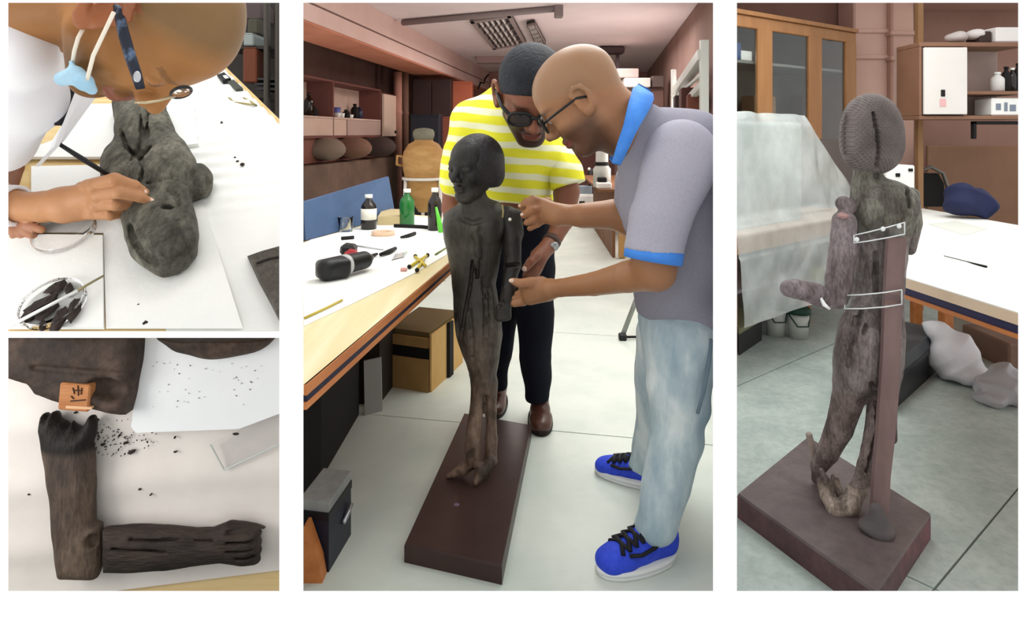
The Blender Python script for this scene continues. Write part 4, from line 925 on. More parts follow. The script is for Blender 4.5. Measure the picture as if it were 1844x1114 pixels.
MB().slab([a + Vector((.075, .2, .305)), a + Vector((.09, .25, .305)), a + Vector((.108, .25, .305)), a + Vector((.092, .2, .305))], (0, 0, -.3)).build('dark_strip', M_dark, cx)
# toolbox by the near leg
tx = thing('toolbox', 'dark navy toolbox with a worn grey lid on the floor at lower left', 'toolbox', G(585, 1028))
A_ = G(592, 1030); B_ = G(632, 962); C_ = Vector((ray(535, A_.y), A_.y + .02, 0)); D_ = B_ + (C_ - A_)
D_.x = max(D_.x, ray(535, D_.y)); zt = .17
MB().slab([p + Vector((0, 0, zt)) for p in (A_, B_, D_, C_)], (0, 0, -zt)).build('body', mat('navy_black_plastic', '1c1f2e', rough=.45), tx)
c0 = (A_ + B_ + C_ + D_) / 4
MB().slab([c0 + (p - c0) * (.98) + Vector((0, 0, zt + .045)) for p in (A_, B_, D_, C_)], (0, 0, -.043)).build('lid', mat('worn_grey_lid', '8b8c8a', 'a9aaa6', scale=8, rough=.5), tx)
MB().slab([c0 + (p - c0) * 1.04 + Vector((0, 0, zt + .012)) for p in (A_, B_, D_, C_)], (0, 0, -.025)).build('rim', mat('black_rim', '121319', rough=.4), tx)
m_ = A_.lerp(B_, .55); MB().tube([m_ + Vector((.006, 0, .09)), m_ + Vector((.012, .03, .10)), m_ + Vector((.018, .06, .12))], .008, 8).build('latch', M_steel, tx, True)
sg_ = MB().slab([P(546.8, 948, 2.0), P(552, 948, 2.0), P(574, 1012, 2.0), P(584, 1071, 2.0), P(546.8, 1071, 2.0)], (0, .05, 0)).build('stool_leg', M_orange); tag(sg_, 'orange wooden splayed stool leg at the lower left corner', 'stool')

# ---- back right of the workshop
dk = thing('desk', 'brown wooden desk standing behind the two men', 'desk', (1.35, 8.2, 0))
M_dkdesk = mat('brown_desk_wood', '6f4a30', '82583b', scale=3, rough=.6)
a, b = G(1103, 464), G(1068, 409); MB().slab([a, b, b + Vector((0, 0, .72)), a + Vector((0, 0, .72))], (.03, 0, 0)).build('side_panel', M_dkdesk, dk)
MB().slab([a + Vector((-.16, -.1, .75)), b + Vector((-.16, 0, .75)), b + Vector((.5, 0, .75)), a + Vector((.5, -.1, .75))], (0, 0, -.03)).build('desk_top', M_dkdesk, dk)
MB().box(a + Vector((.1, -.02, .36)), (.07, .07, .71), None, .008).build('leg', mat('light_desk_leg', 'b98e58', rough=.6), dk)
MB().box(a + Vector((.42, -.02, .36)), (.07, .07, .71), None, .008).build('leg', mat('light_desk_leg', 'b98e58', rough=.6), dk)
wd = thing('drawer_unit', 'white drawer unit in the gap between the two men', 'drawers', (1.11, 9.95, 0))
MB().box((1.11, 9.95, .23), (.42, .4, .46), None, .01).build('carcass', M_cap, wd)
for z in (.12, .34): d_ = MB().box((1.11, 9.74, z), (.38, .02, .19), None, .004).build('drawer', mat('white_drawer', 'f0efec', rough=.5), wd); MB().box((1.02, 9.72, z), (.08, .02, .04), None, .005).build('handle', M_dark, d_)
def small(name, px0, px1, py0, py1, Y, m, label, cat, dep=.15):
    a, b = P(px0, py0, Y), P(px1, py1, Y); return tag(MB().box((a + b) / 2, (b.x - a.x, dep, a.z - b.z), None, .01).build(name, m), label, cat)
small('instrument_base', 1043, 1066, 334, 349.5, 9.85, mat('grey_blue_plastic', '8d98a3', rough=.5), 'grey blue instrument base between the two men', 'instrument')
mi = thing('microscope', 'black and white microscope on the desk between the two men', 'microscope', P(1062, 349, 9.85))
MB().tube([P(1066, 349.5, 9.85), P(1066, 310, 9.85)], .05, 12).build('column', M_blackplastic, mi, True); MB().tube([P(1058, 328, 9.8), P(1068, 304, 9.8)], [.05, .04], 12).build('tube', M_blackplastic, mi, True); MB().sphere(P(1061, 304, 9.75), .022).build('eyepiece', M_cap, mi, True)
jr = thing('white_canister', 'white and grey canister beside the microscope', 'canister', P(1084, 336, 7.5))
MB().lathe([(0, 0), (.10, 0), (.10, .2), (.07, .24), (.07, .38), (.05, .42), (0, .42)], P(1084, 336, 7.5), seg=18).build('body', mat('pale_canister', 'b9bab2', rough=.5), jr, True); MB().lathe([(.075, .24), (.078, .24), (.078, .28), (.075, .28)], P(1084, 336, 7.5), seg=18, closed=True).build('dark_band', M_dark, jr, True)
small('white_packet', 1074, 1100, 328, 338.5, 7.3, M_cap, 'white packet lying in front of the canister', 'packet'); small('dark_pouch', 1076, 1092, 319, 328, 7.33, M_dark, 'small black pouch lying on the white packet', 'pouch', .1)
# white steel rack and things at the upper right
rk = thing('steel_rack', 'white steel rack frame standing at the upper right behind the grey shirt', 'rack', (1.75, 6.2, 0)); M_rack = mat('white_grey_steel', 'c9cbc6', rough=.4)
for a, b, wd_ in (((1262, 72, 5.6), (1262, 72, 5.6), .05), ):
    p = P(1268, 72, 5.6); MB().box((p.x, p.y, p.z / 2), (.07, .05, p.z), None, .005).build('post', M_rack, rk)
p = P(1213, 125, 7.4); MB().box((p.x, p.y, p.z / 2), (.05, .05, p.z), None, .005).build('post', M_rack, rk)
def bar(a, b, t, name='rail'):
    A, Bq = P(*a), P(*b); d_ = (Bq - A).normalized(); x, y, z = frame_of(d_); MB().box((A + Bq) / 2, (t, t, (Bq - A).length), basis(x, y, z), .004).build(name, M_rack, rk)
bar((1216, 168, 7.4), (1266, 98, 5.6), .09); bar((1216, 205, 7.4), (1266, 152, 5.6), .06); bar((1216, 176, 7.4), (1262, 135, 5.6), .03)
for i, (px, py, Y, c) in enumerate(((1240, 178, 6.4, '4e2a24'), (1252, 190, 6.2, '6b3a2c'), (1228, 190, 6.9, '3a2a2a'))):
    q = P(px, py, Y); tag(MB().box(q, (.16, .3, .2), rot('Z', -10), .01).build('rack_box', mat('rackbox%d' % i, c, rough=.7)), ('dark red box high on the white steel rack', 'reddish brown box on the steel rack nearest the edge', 'dark brown box at the back of the steel rack')[i], 'box')
br_ = thing('hanging_bracket', 'dark flat bracket hanging from the ceiling behind the bald head', 'bracket', P(1100, 92, 10.4))
a, b = P(1078, 86, 10.4), P(1122, 97, 10.4); MB().box((a + b) / 2, (b.x - a.x, (.3), a.z - b.z), None, .01).build('plate', mat('dark_bracket', '4a3a3c', rough=.5), br_); a, b = P(1109, 97, 10.4), P(1115, 141, 10.4); MB().box((a + b) / 2, (b.x - a.x, .05, a.z - b.z), None, .004).build('post', mat('dark_bracket', '4a3a3c'), br_)
tc_ = cab(1112, 1196, 158, 407, 9.7, .3, mat('dusky_brown_cab', '6d534d', '7a5f58', scale=3, rough=.6), 'dusky brown tall cabinet behind the collar of the grey shirt', name='tall_cabinet', doors=2)
small('carton', 1108, 1147, 125, 141, 9.8, mat('pale_pink_card', 'dcc0bc', rough=.7), 'flat pale pink carton behind the bald head', 'box', .3); small('carton', 1122, 1168, 141.5, 158, 9.72, M_cap, 'white carton standing on the tall cabinet', 'box', .3); small('carton', 1171, 1192, 138, 158, 9.75, mat('grey_dark_card', '6a5c58', rough=.7), 'grey brown carton behind the white carton', 'box', .3)
sd = thing('folding_stand', 'grey metal folding stand leg with a black foot behind the jeans', 'stand', G(1121, 612))
p = G(1121, 612); MB().tube([p + Vector((0, 0, .03)), P(1150, 528, p.y + .1), P(1168, 470, p.y + .2)], .016, 10).build('leg', mat('grey_tube', '8e928e', rough=.35, metal=.6), sd, True); MB().box(p + Vector((0, 0, .022)), (.05, .05, .044), None, .008).build('rubber_foot', M_blackplastic, sd); MB().tube([p + Vector((.02, .0, .02)), p + Vector((.14, .02, .015))], .008, 8).build('cross_bar', M_dark, sd, True)

# ================================================================== MIDDLE: plinth, statue and the two men
def cracks(s, lines, Y, r=5, dy=-.06, k=4, depth=.02):
    for ln in lines: s.groove([P(*a, Y) for a in ln], R_(r, Y), (0, -1, 0), depth, R_(k, Y))
M_plinth = mat('dark_plinth_paint', '3a2a28', '44322f', scale=2.5, rough=.38, bump=.06, bscale=14, spec=.35)
zp = .058
pl = thing('plinth', 'dark brown wooden plinth under the front view of the statue between the two men', 'plinth', (.0, 2.5, 0))
c4 = [G(728, 979, zp), G(904, 1018, zp), G(957, 764, zp), G(838, 738, zp)]; c4[3] = c4[0] + (c4[2] - c4[1]) * 1.02
b4 = [Vector((p.x, p.y, 0)) for p in c4]; cc = sum(c4, Vector()) / 4
ins = [cc + (p - cc) * .988 for p in c4]
m_ = MB(); m_.loft([Vector((p.x, p.y, zp - .006)) for p in c4], b4); m_.build('body', M_plinth, pl)
m_ = MB(); m_.loft([p for p in ins], [Vector((p.x, p.y, zp - .006)) for p in c4]); m_.build('top_face', M_plinth, pl)
Vm = MB(); q = G(822, 908, zp); Vm.lathe([(.0, 0), (.012, 0), (.008, .0015), (0, .0015)], q, seg=5); tag(Vm.build('paint_chip', mat('violet_grey_chip', '6a5a6e', rough=.6)), 'small violet grey chip on the plinth before the feet', 'chip')

YS_ = 2.6
stb = thing('statue', 'dark carved wooden statue of a standing man seen from the front', 'statue', (P(868, 800, 2.55).x, 2.55, zp))
M_stat = mat('dark_statue_wood', 'ffffff', '6e6862', scale=5, stretch=(1.5, 1.5, .6), rough=.5, bump=.5, bscale=28, spec=.45, attr=True, detail=9, grain=.4, gscale=55)
s = SDF(.0048)
Xs = headframe(P(853, 302, YS_ - .02), (-.62, -.78, -.05), (-.03, -.05, 1), R_(116, YS_))
head_sdf(s, Xs, K=R_(116, YS_), ears=False)
def sec(cx, cy, hw, hh, dp, Y=YS_, k=.035): s.ell(P(cx, cy, Y), (R_(hw, Y), dp, R_(hh, Y)), None, k)
ch(s, [(853, 340, YS_, 22), (853, 368, YS_, 24)], 10)
s.prism([P(x, y, YS_) for x, y in ((838, 356), (868, 352), (898, 362), (910, 374), (908, 420), (901, 470), (894, 510), (899, 555), (906, 600), (901, 640), (894, 680), (890, 712), (852, 712), (845, 680), (832, 640), (823, 600), (816, 550), (812, 500), (806, 465), (798, 430), (795, 402), (799, 384), (815, 372))], (0, -1, 0), .075, .05, .02)
s.ell(P(835, 410, YS_ - .04), (.06, .045, .05), None, .04); s.ell(P(878, 408, YS_ - .04), (.055, .045, .05), None, .04); s.ell(P(860, 580, YS_ - .03), (.07, .06, .12), None, .05)
ch(s, [(866, 690, YS_ - .02, 17), (860, 735, YS_ - .04, 14), (852, 780, YS_ - .07, 14), (848, 822, YS_ - .09, 13)], 8)
ch(s, [(850, 830, 2.515, 13), (832, 846, 2.505, 10), (808, 856, 2.498, 5)], 7); ch(s, [(858, 800, 2.5, 7), (860, 835, 2.48, 6), (862, 852, 2.47, 5)], 8)
ch(s, [(880, 690, YS_ + .0, 16), (883, 740, YS_ - .02, 11), (885, 790, YS_ - .05, 11), (883, 828, YS_ - .08, 12)], 8)
ch(s, [(883, 832, 2.5, 12), (870, 852, 2.47, 10), (857, 868, 2.445, 6)], 7)
cracks(s, [[(852, 470), (846, 520), (838, 560), (830, 610)], [(822, 560), (826, 620), (842, 670)], [(862, 440), (858, 470), (860, 500)]], YS_, 2.6, -.086, 3)
cracks(s, [[(872, 715), (873, 770), (868, 830)]], YS_, 2.6, 0, 4)
cracks(s, [[(870, 500), (874, 560), (872, 640)], [(880, 520), (884, 580), (882, 640)], [(846, 560), (850, 610), (852, 660)]], YS_, 1.8, 0, 5, .006)
cracks(s, [[(832, 395), (850, 402), (872, 396)]], YS_, 1.6, 0, 6, .004)
for a, b in (((858, 425), 7), ((860, 448), 6), ((857, 470), 5)): cp(s, (a[0], a[1], YS_ - .082), (a[0] + 2, a[1] + 12, YS_ - .082), b, b - 1, 5)
cp(s, (858, 410, YS_ - .09), (850, 420, YS_ - .09), 5, 4, 5)
s.post(carve(.0009, 30))
def statcol(v):
    z = (v[:, 2] - zp) / 1.25; base = np.array(lin('4e4a42')[:3]); low = np.array(lin('937865')[:3]); t = np.clip((.52 - z + .06 * hsh(v, 5)) / .35, 0, 1)[:, None]
    c = base * (1 - t) + low * t; hd = np.clip((z - .83) / .05, 0, 1)[:, None] * .72; pit = (hsh(v, 26) > .45)[:, None] * (.35 * t + .1); return c * (1 - hd) * (1 - pit)
s.build('body', M_stat, stb, statcol)
# wig
s = SDF(.0042); K = R_(116, YS_); M3 = Xs.to_3x3().normalized()
s.ell(Xs @ Vector((-.10, 0, .60)), [q * K for q in (.44, .40, .43)], M3, .02); s.cap(Xs @ Vector((-.16, -.2, .36)), Xs @ Vector((-.16, .2, .36)), .20 * K, .20 * K, .04)
s.ell(Xs @ Vector((.36, 0, .36)), [q * K for q in (.30, .265, .40)], M3, .012, '-'); s.cut(Xs @ Vector((0, 0, .20)), M3 @ Vector((0, 0, -1)))
s.build('wig', mat('black_wig_wood', '1d1b1c', '2b2829', scale=9, rough=.55, bump=.6, bscale=45), stb)
# separately carved left arm with its fist
s = SDF(.0045)
ch(s, [(913, 386, YS_ - .0, 17), (922, 430, YS_ - .01, 17), (924, 475, YS_ - .02, 15)], 6); cp(s, (931, 385, YS_), (935, 420, YS_), 9, 8, 8)
ch(s, [(922, 480, YS_ - .03, 14), (916, 520, YS_ - .05, 13), (909, 548, YS_ - .06, 11)], 8)
for i, y in enumerate((553, 560, 567, 573)): cp(s, (899, y, YS_ - .075), (915, y - 2, YS_ - .07), 6.5, 6, 4)
s.ell(P(905, 548, YS_ - .1), (.012, .03, .014), None, .008, '-')
cracks(s, [[(912, 478), (936, 476)]], YS_, 2.5, -.045, 3); s.post(carve(.0009, 30))
s.build('left_arm', M_stat, stb, lambda v: np.tile(np.array(lin('46423c')[:3]), (len(v), 1)))
MB().sphere(P(918, 395, YS_ - .052), .007).build('glint_peg', mat('shiny_peg', 'f0ece4', rough=.2, metal=.3), stb, True)  # metal peg, its glint put into a near-white colour
MB().tube([P(904, 368, YS_ - .05), P(906, 380, YS_ - .055), P(905, 392, YS_ - .06)], .004, 6).build('joint_filler', mat('pale_filler', '9c8f63', rough=.7), stb, True)

# ---- shoes
def shoe(name_, toe, heel, m_up, m_sole, parent, wid=1.0, lace=None, hgt=1.0):
    toe, heel = Vector(toe), Vector(heel); a = toe - heel; L_ = a.length; a.normalize(); sd = Vector((-a.y, a.x, 0)); u = Vector((0, 0, 1)); k_ = L_ / .30
    pr = [(.13, .052, .036), (.30, .062, .040), (.48, .052, .045), (.68, .040, .050), (.84, .034, .044)]
    pr = [(t, h * k_ * hgt, r * k_ * wid) for t, h, r in pr]
    sh = thing if 0 else None
    s = SDF(.0045); pts = [heel + a * (t * L_) + u * h for t, h, r in pr]
    for i in range(len(pr)):
        nxt = min(i + 1, len(pr) - 1)
        s.ell(pts[i], (L_ * .16, pr[i][2], pr[i][1] * .95), basis(a, sd, u), .03)
    s.cap(pts[0] + u * .035 * k_, pts[1] + u * .045 * k_ * hgt, .034 * k_, .036 * k_, .03); s.cut(heel + u * .012, (0, 0, -1))
    s.cap(pts[0] + u * .085 * k_ + a * .01, pts[0].lerp(pts[1], .7) + u * .10 * k_, .030 * k_, .032 * k_, .012, '-')
    up_ = s.build('shoe_upper', m_up, parent)
    so = MB(); n = 28; prof = lambda t: (.036 + .016 * math.sin(math.pi * min(1, t * 1.05)) + .006 * t) * math.sqrt(max(0, 1 - abs(2 * t - 1) ** 5)) * k_ * wid
    ring = []
    for i in range(n): t = .5 - .5 * math.cos(math.pi * i / (n - 1)); ring.append((t, prof(t)))
    out = [heel + a * (t * L_ * 1.02 - .01 * L_) + sd * w_ for t, w_ in ring] + [heel + a * (t * L_ * 1.02 - .01 * L_) - sd * w_ for t, w_ in ring[::-1]][1:-1]
    c_ = sum(out, Vector()) / len(out); lo_ = [c_ + (p - c_) * .95 for p in out]; mid = [p + u * .014 * k_ for p in out]; top = [c_ + (p - c_) * .97 + u * .030 * k_ for p in out]
    so.loft(mid, lo_); so.loft(top, mid); so.build('sole', m_sole, parent, True)
    if lace:
        def srf(t, w_):
            t2 = t; hs = np.interp(t2, [q[0] for q in pr], [q[1] for q in pr]); r = np.interp(t2, [q[0] for q in pr], [q[2] for q in pr]); f = math.sqrt(max(.05, 1 - (w_ / (r / k_)) ** 2 * k_ ** 0)); return heel + a * (t * L_) + sd * (w_ * k_) + u * (hs + hs * .95 * f + .006)
        W = .034 * wid
        for i in range(4):
            t0 = .42 + i * .085
            MB().tube([srf(t0, -W), srf(t0 + .03, -W * .4), srf(t0 + .045, W * .3), srf(t0 + .09, W)], .0075, 6, True, .6).build('lace', lace, parent, True)
            MB().tube([srf(t0, W), srf(t0 + .03, W * .4), srf(t0 + .045, -W * .3), srf(t0 + .09, -W)], .0075, 6, True, .6).build('lace', lace, parent, True)
        MB().tube([srf(.70, -W * 1.2), srf(.56, -W * 1.35), srf(.40, -W * 1.35), srf(.28, -W * 1.1)], .009, 6, True, .5).build('side_trim', lace, parent, True)
        MB().tube([srf(.70, W * 1.2), srf(.56, W * 1.35), srf(.40, W * 1.35), srf(.28, W * 1.1)], .009, 6, True, .5).build('side_trim', lace, parent, True)
def skincol(X, base, scalp=None, stub_shade=None, brows='1c1512', stub_shade_a=.85, lip='7a4038', lipx=.3):
    inv = np.array(X.inverted(), np.float32)
    def fn(v):
        q = v @ inv[:3, :3].T + inv[:3, 3]; c = np.tile(np.array(lin(base)[:3]), (len(v), 1))
        def put(m_, cl, a): m2 = np.clip(np.asarray(m_, float) * a, 0, 1)[:, None]; c[:] = c * (1 - m2) + np.array(lin(cl)[:3]) * m2
        sm = lambda t, e0, e1: np.clip((t - e0) / (e1 - e0), 0, 1)
        near = (np.linalg.norm(q - np.array([0, 0, .5]), axis=1) < .78) * 1.0
        if scalp: put(near * sm(q[:, 2] - q[:, 0] * .45, .52, .62), scalp, .6)
        if stub_shade: put(near * sm(-q[:, 2], -.40, -.28) * sm(q[:, 0], -.12, .02) * sm(-np.hypot((q[:, 0] - .36) / 1.0, q[:, 2] - .21), -.02, -.0) * 1.0 + near * sm(-q[:, 2], -.40, -.28) * sm(q[:, 0], -.12, .02), stub_shade, stub_shade_a)  # stubble, deepened in colour for the shade on the lower face
        for sg in (-1, 1):
            put(near * np.exp(-((q[:, 2] - .59) / .024) ** 2) * np.exp(-((q[:, 1] - sg * .15) / .09) ** 4) * (q[:, 0] > .22), brows, .75)
            put(near * (np.hypot((q[:, 2] - .495) / .028, (q[:, 1] - sg * .14) / .062) < 1) * (q[:, 0] > .3), 'e8e0d8', .75)
            put(near * (np.hypot((q[:, 2] - .49) / .026, (q[:, 1] - sg * .14) / .026) < 1) * (q[:, 0] > .3), '140e0c', .95)
        put(near * (np.hypot((q[:, 2] - .208) / .05, q[:, 1] / .125) < 1) * (q[:, 0] > lipx), lip, .7)
        return c
    return fn
def spectacles(name, label, X, K, m, rx=.105, rz=.075, r=.011, gx=.455, depth=0):
    o = thing(name, label, 'glasses', X @ Vector((.4, 0, .5)))
    for sg in (-1, 1):
        pts = []
        for i in range(25):
            t = 2 * math.pi * i / 24; c_, s_ = math.cos(t), math.sin(t); pts.append(X @ Vector((gx - .06 * abs(c_ * rx + .155) - .02, sg * (.155 + rx * math.copysign(abs(c_) ** .7, c_)), .49 + rz * math.copysign(abs(s_) ** .7, s_))))
        MB().tube(pts, r * K, 8, False).build('lens_rim', m, o, True)
        MB().tube([X @ Vector((gx - .06, sg * .26, .52)), X @ Vector((.25, sg * .335, .525)), X @ Vector((.0, sg * .375, .53)), X @ Vector((-.10, sg * .38, .48))], r * K * 1.2, 8).build('temple_arm', m, o, True)
        MB().slab(pts[:-1:2], (X.to_3x3().normalized() @ Vector((1, 0, 0))) * .003).build('lens', mat('tinted_lens', '8a8f92', rough=.05, trans=.9, ior=1.2), o)
    MB().tube([X @ Vector((gx - .03, -.055, .51)), X @ Vector((gx, 0, .525)), X @ Vector((gx - .03, .055, .51))], r * K, 8).build('bridge', m, o, True)
    return o
M_frame = mat('black_spectacle_frame', '141416', rough=.3)

# ---- man in the grey polo shirt
pg = thing('person', 'bald man in a grey polo shirt and blue trainers reaching to the statue', 'person', (.5, 2.3, 0))
YG = 2.16; Kg = .328
Xg = headframe(P(1042, 177.5, YG), (-.789, .156, -.594), (-.604, -.017, .797), Kg)
s = SDF(.0062)
head_sdf(s, Xg, K=Kg)
s.cap(Xg @ Vector((-.14, 0, .42)), P(1148, 235, 2.2), .25 * Kg, .27 * Kg, .06); s.cap(Xg @ Vector((.02, 0, .22)), P(1130, 255, 2.2), .17 * Kg, .2 * Kg, .05)
ch(s, [(1165, 260, 2.2, 48), (1205, 370, 2.22, 70), (1222, 470, 2.24, 68), (1225, 580, 2.27, 62)], 20)
ch(s, [(1228, 600, 2.2, 50), (1222, 775, 2.2, 38), (1184, 950, 2.12, 26)], 12); ch(s, [(1200, 600, 2.44, 40), (1186, 745, 2.52, 24), (1160, 850, 2.58, 13)], 12)
# near (left) arm
ch(s, [(1218, 290, 2.06, 50), (1186, 420, 2.0, 44), (1178, 470, 2.0, 41), (1180, 487, 2.0, 36)], 12)
ch(s, [(1182, 488, 2.0, 34), (1130, 498, 2.08, 28), (1070, 511, 2.2, 21), (1010, 518, 2.33, 16), (992, 520, 2.36, 16.5)], 10)
YH2 = 2.42
cp(s, (990, 520, 2.37), (958, 520, YH2), 17, 21, 10); cp(s, (985, 528, 2.38), (955, 535, YH2), 14, 14, 8)
ch(s, [(975, 508, YH2 - .03, 11), (955, 508, YH2 - .04, 9), (936, 510, YH2 - .045, 8), (924, 506, YH2 - .04, 6.5)], 5)
for i, (x1, y1, yy) in enumerate(((926, 546, .02), (928, 538, .07), (932, 530, .11), (938, 524, .14))):
    ch(s, [(955, 534 - i * 4, YH2 + yy * .4, 9.5), (942, 542 - i * 5, YH2 + yy, 8.5), (x1, y1, YH2 + yy, 7)], 4)
# far (right) arm
ch(s, [(1175, 330, 2.38, 40), (1140, 395, 2.44, 33), (1105, 386, 2.45, 27), (1050, 388, 2.46, 22), (1012, 387, 2.47, 17)], 10)
cp(s, (1010, 386, 2.47), (978, 374, 2.5), 18, 17, 10); cp(s, (1000, 392, 2.47), (982, 388, 2.5), 15, 14, 8)
YI = 2.5
ch(s, [(978, 366, YI, 9.5), (960, 360, YI - .02, 8.5), (948, 364, YI - .02, 7.5), (938, 371, YI - .01, 6)], 4)
ch(s, [(972, 376, YI - .02, 9), (956, 378, YI - .04, 8), (943, 387, YI - .03, 6.5)], 4)
ch(s, [(974, 386, YI - .01, 8.5), (962, 393, YI - .03, 7.5), (948, 401, YI - .02, 6)], 4)
ch(s, [(978, 394, YI, 8), (968, 402, YI - .01, 7), (954, 411, YI, 5.5)], 4)
ch(s, [(985, 364, YI + .05, 10), (962, 370, YI + .07, 8), (942, 376, YI + .05, 6.5)], 4)
s.cut((0, 0, 0), (1, -.3133, 0))
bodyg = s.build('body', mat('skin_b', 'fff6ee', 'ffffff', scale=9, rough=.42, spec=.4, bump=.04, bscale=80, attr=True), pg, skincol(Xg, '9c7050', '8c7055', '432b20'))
nlb = mat('finger_nail', 'e6c9b4')
for a_, r_ in (((921, 505, YH2 - .052), .010), ((940, 386, YI - .046), .007), ((936, 370, YI - .02), .006)): MB().sphere(P(*a_), (r_, .004, r_ * .75)).build('nail', nlb, bodyg, True)
spectacles('spectacles', 'black framed spectacles on the bald man in the grey polo', Xg, Kg, M_frame)
M_polo = mat('grey_melange_jersey', '8f8d9a', '9795a1', scale=160, rough=.85, bump=.25, bscale=9, spec=.15)
M_blue = mat('sky_blue_rib', '3f82dc', '4b8fe6', scale=20, rough=.8, bump=.2, bscale=40)
def polofold(Fd, x, y, z):
    a = np.sin(26 * z + 10 * x + 2.5 * np.sin(5 * x + 4 * y)); return Fd + .009 * a * np.clip((1.25 - z) / .3, .15, 1) + .004 * np.sin(19 * z - 24 * x + 2 * np.sin(9 * z))
s = SDF(.0066)
ch(s, [(1160, 232, 2.18, 46), (1192, 278, 2.2, 84), (1214, 370, 2.22, 92), (1226, 470, 2.25, 88), (1228, 556, 2.28, 82)], 25)
cp(s, (1238, 264, 2.22), (1225, 300, 2.2), 69, 70, 25); cp(s, (1160, 330, 2.42), (1150, 395, 2.44), 52, 40, 25)
s.post(polofold); s.cut(P(1220, 588, 2.2), (-.18, 0, -1)); s.cut((0, 0, 0), (1, -.3133, 0))
s.ell(Xg @ Vector((-.02, 0, .28)), [q * Kg for q in (.40, .34, .5)], Xg.to_3x3().normalized(), .01, '-')
s.build('shirt', M_polo, pg)
s = SDF(.006)
ch(s, [(1226, 282, 2.07, 67), (1192, 390, 2.0, 57), (1180, 450, 1.985, 51), (1174, 520, 1.98, 50)], 20)
axs = (P(1174, 520, 1.98) - P(1192, 390, 2.0)).normalized(); s.cut(P(1178, 452, 1.985), axs + Vector((.0, 0, 0))); s.post(lambda Fd, x, y, z: Fd + .0065 * np.sin(26 * z + 24 * x + 2 * np.sin(9 * z) + 2 * np.sin(7 * x)) * np.clip((1.36 - z) / .25, .2, 1)); s.cut((0, 0, 0), (1, -.3133, 0))
s.build('sleeve', mat('grey_melange_lit_sleeve', 'a3a1ae', 'aaa8b5', scale=160, rough=.85, bump=.2, bscale=9, spec=.15), pg)  # same jersey in a lighter copy, standing in for light on the sleeve
MB().lathe([(R_(47, 1.985), -.006), (R_(52.5, 1.985), -.006), (R_(52.5, 1.985), .030), (R_(47, 1.985), .030)], P(1178, 451, 1.985), axs, 40, True).build('sleeve_band', M_blue, pg, True)
# collar: a folded band round the neck
col_ = MB(); path = [((1150, 152, 2.30), (1176, 168, 2.30)), ((1140, 158, 2.18), (1178, 178, 2.16)), ((1132, 185, 2.07), (1170, 196, 2.04)), ((1124, 222, 2.02), (1150, 230, 1.99)), ((1112, 258, 2.03), (1134, 264, 2.0)), ((1102, 292, 2.06), (1118, 296, 2.04))]
inn = [P(*p[0]) for p in path]; out_ = [P(*p[1]) for p in path]; n_ = len(path)
vs_ = []; th = Vector((0, .014, -.004))
for p, q in zip(inn, out_): vs_ += [p, q, q + th, p + th]
fs_ = []
for i in range(n_ - 1):
    for k in range(4): fs_.append((i * 4 + k, i * 4 + (k + 1) % 4, (i + 1) * 4 + (k + 1) % 4, (i + 1) * 4 + k))
fs_ += [(3, 2, 1, 0), ((n_ - 1) * 4, (n_ - 1) * 4 + 1, (n_ - 1) * 4 + 2, (n_ - 1) * 4 + 3)]
col_.add(vs_, fs_).build('collar', M_blue, pg, True)
col_ = MB(); path = [((1150, 150, 2.30), (1172, 162, 2.32)), ((1142, 160, 2.38), (1162, 172, 2.42)), ((1118, 215, 2.42), (1130, 230, 2.46)), ((1098, 285, 2.36), (1108, 296, 2.38))]
inn = [P(*p[0]) for p in path]; out_ = [P(*p[1]) for p in path]; vs_ = []
for p, q in zip(inn, out_): vs_ += [p, q, q + th, p + th]
fs_ = [(i * 4 + k, i * 4 + (k + 1) % 4, (i + 1) * 4 + (k + 1) % 4, (i + 1) * 4 + k) for i in range(3) for k in range(4)] + [(3, 2, 1, 0), (12, 13, 14, 15)]
col_.add(vs_, fs_).build('collar', M_blue, pg, True)
# jeans
M_jean = mat('pale_washed_denim', '9db3bf', 'dde6e8', scale=4.5, stretch=(2, 2, .8), rough=.85, bump=.35, bscale=12, c3='b9cad1', spec=.1)
def jf(Fd, x, y, z): return Fd + .011 * np.sin(48 * z + 14 * x + 3 * np.sin(8 * x + 6 * y) + 2 * np.sin(5 * z)) * (np.clip((.62 - z) / .25, .1, 1)) * (.5 + .5 * np.sin(7 * z + 6 * x))
s = SDF(.0062)
ch(s, [(1226, 575, 2.28, 76), (1226, 620, 2.25, 70)], 20)
ch(s, [(1229, 610, 2.2, 65), (1224, 690, 2.19, 58), (1220, 775, 2.18, 49), (1200, 870, 2.14, 43), (1182, 942, 2.1, 37)], 16)
ch(s, [(1204, 605, 2.44, 58), (1190, 690, 2.48, 47), (1186, 750, 2.52, 39), (1168, 815, 2.56, 31), (1156, 866, 2.58, 28)], 14)
s.post(jf); s.cut(P(1190, 540, 2.3), (0, 0, 1)); s.cut(P(1190, 972, 2.1), (-.25, 0, -1)); s.cut((0, 0, 0), (1, -.3133, 0))
s.build('jeans', M_jean, pg)
MB().tube([P(1281, 610, 2.1), P(1277, 650, 2.09), P(1268, 700, 2.07), P(1256, 745, 2.05)], .006, 6).build('side_seam', mat('denim_seam', '6f8290', rough=.9), pg, True)
M_shoe = mat('royal_blue_mesh', '2b45cf', '3450dd', scale=50, rough=.7, bump=.25, bscale=120); M_solew = mat('white_sole', 'eef0f2', rough=.6); M_lace = mat('black_lace', '15151c', rough=.7)
shoe('near', G(1076, 1036), G(1214, 998), M_shoe, M_solew, pg, 1.35, M_lace, 1.15)
shoe('far', G(1073, 846), G(1196, 880), M_shoe, M_solew, pg, 1.2, M_lace, 1.0)

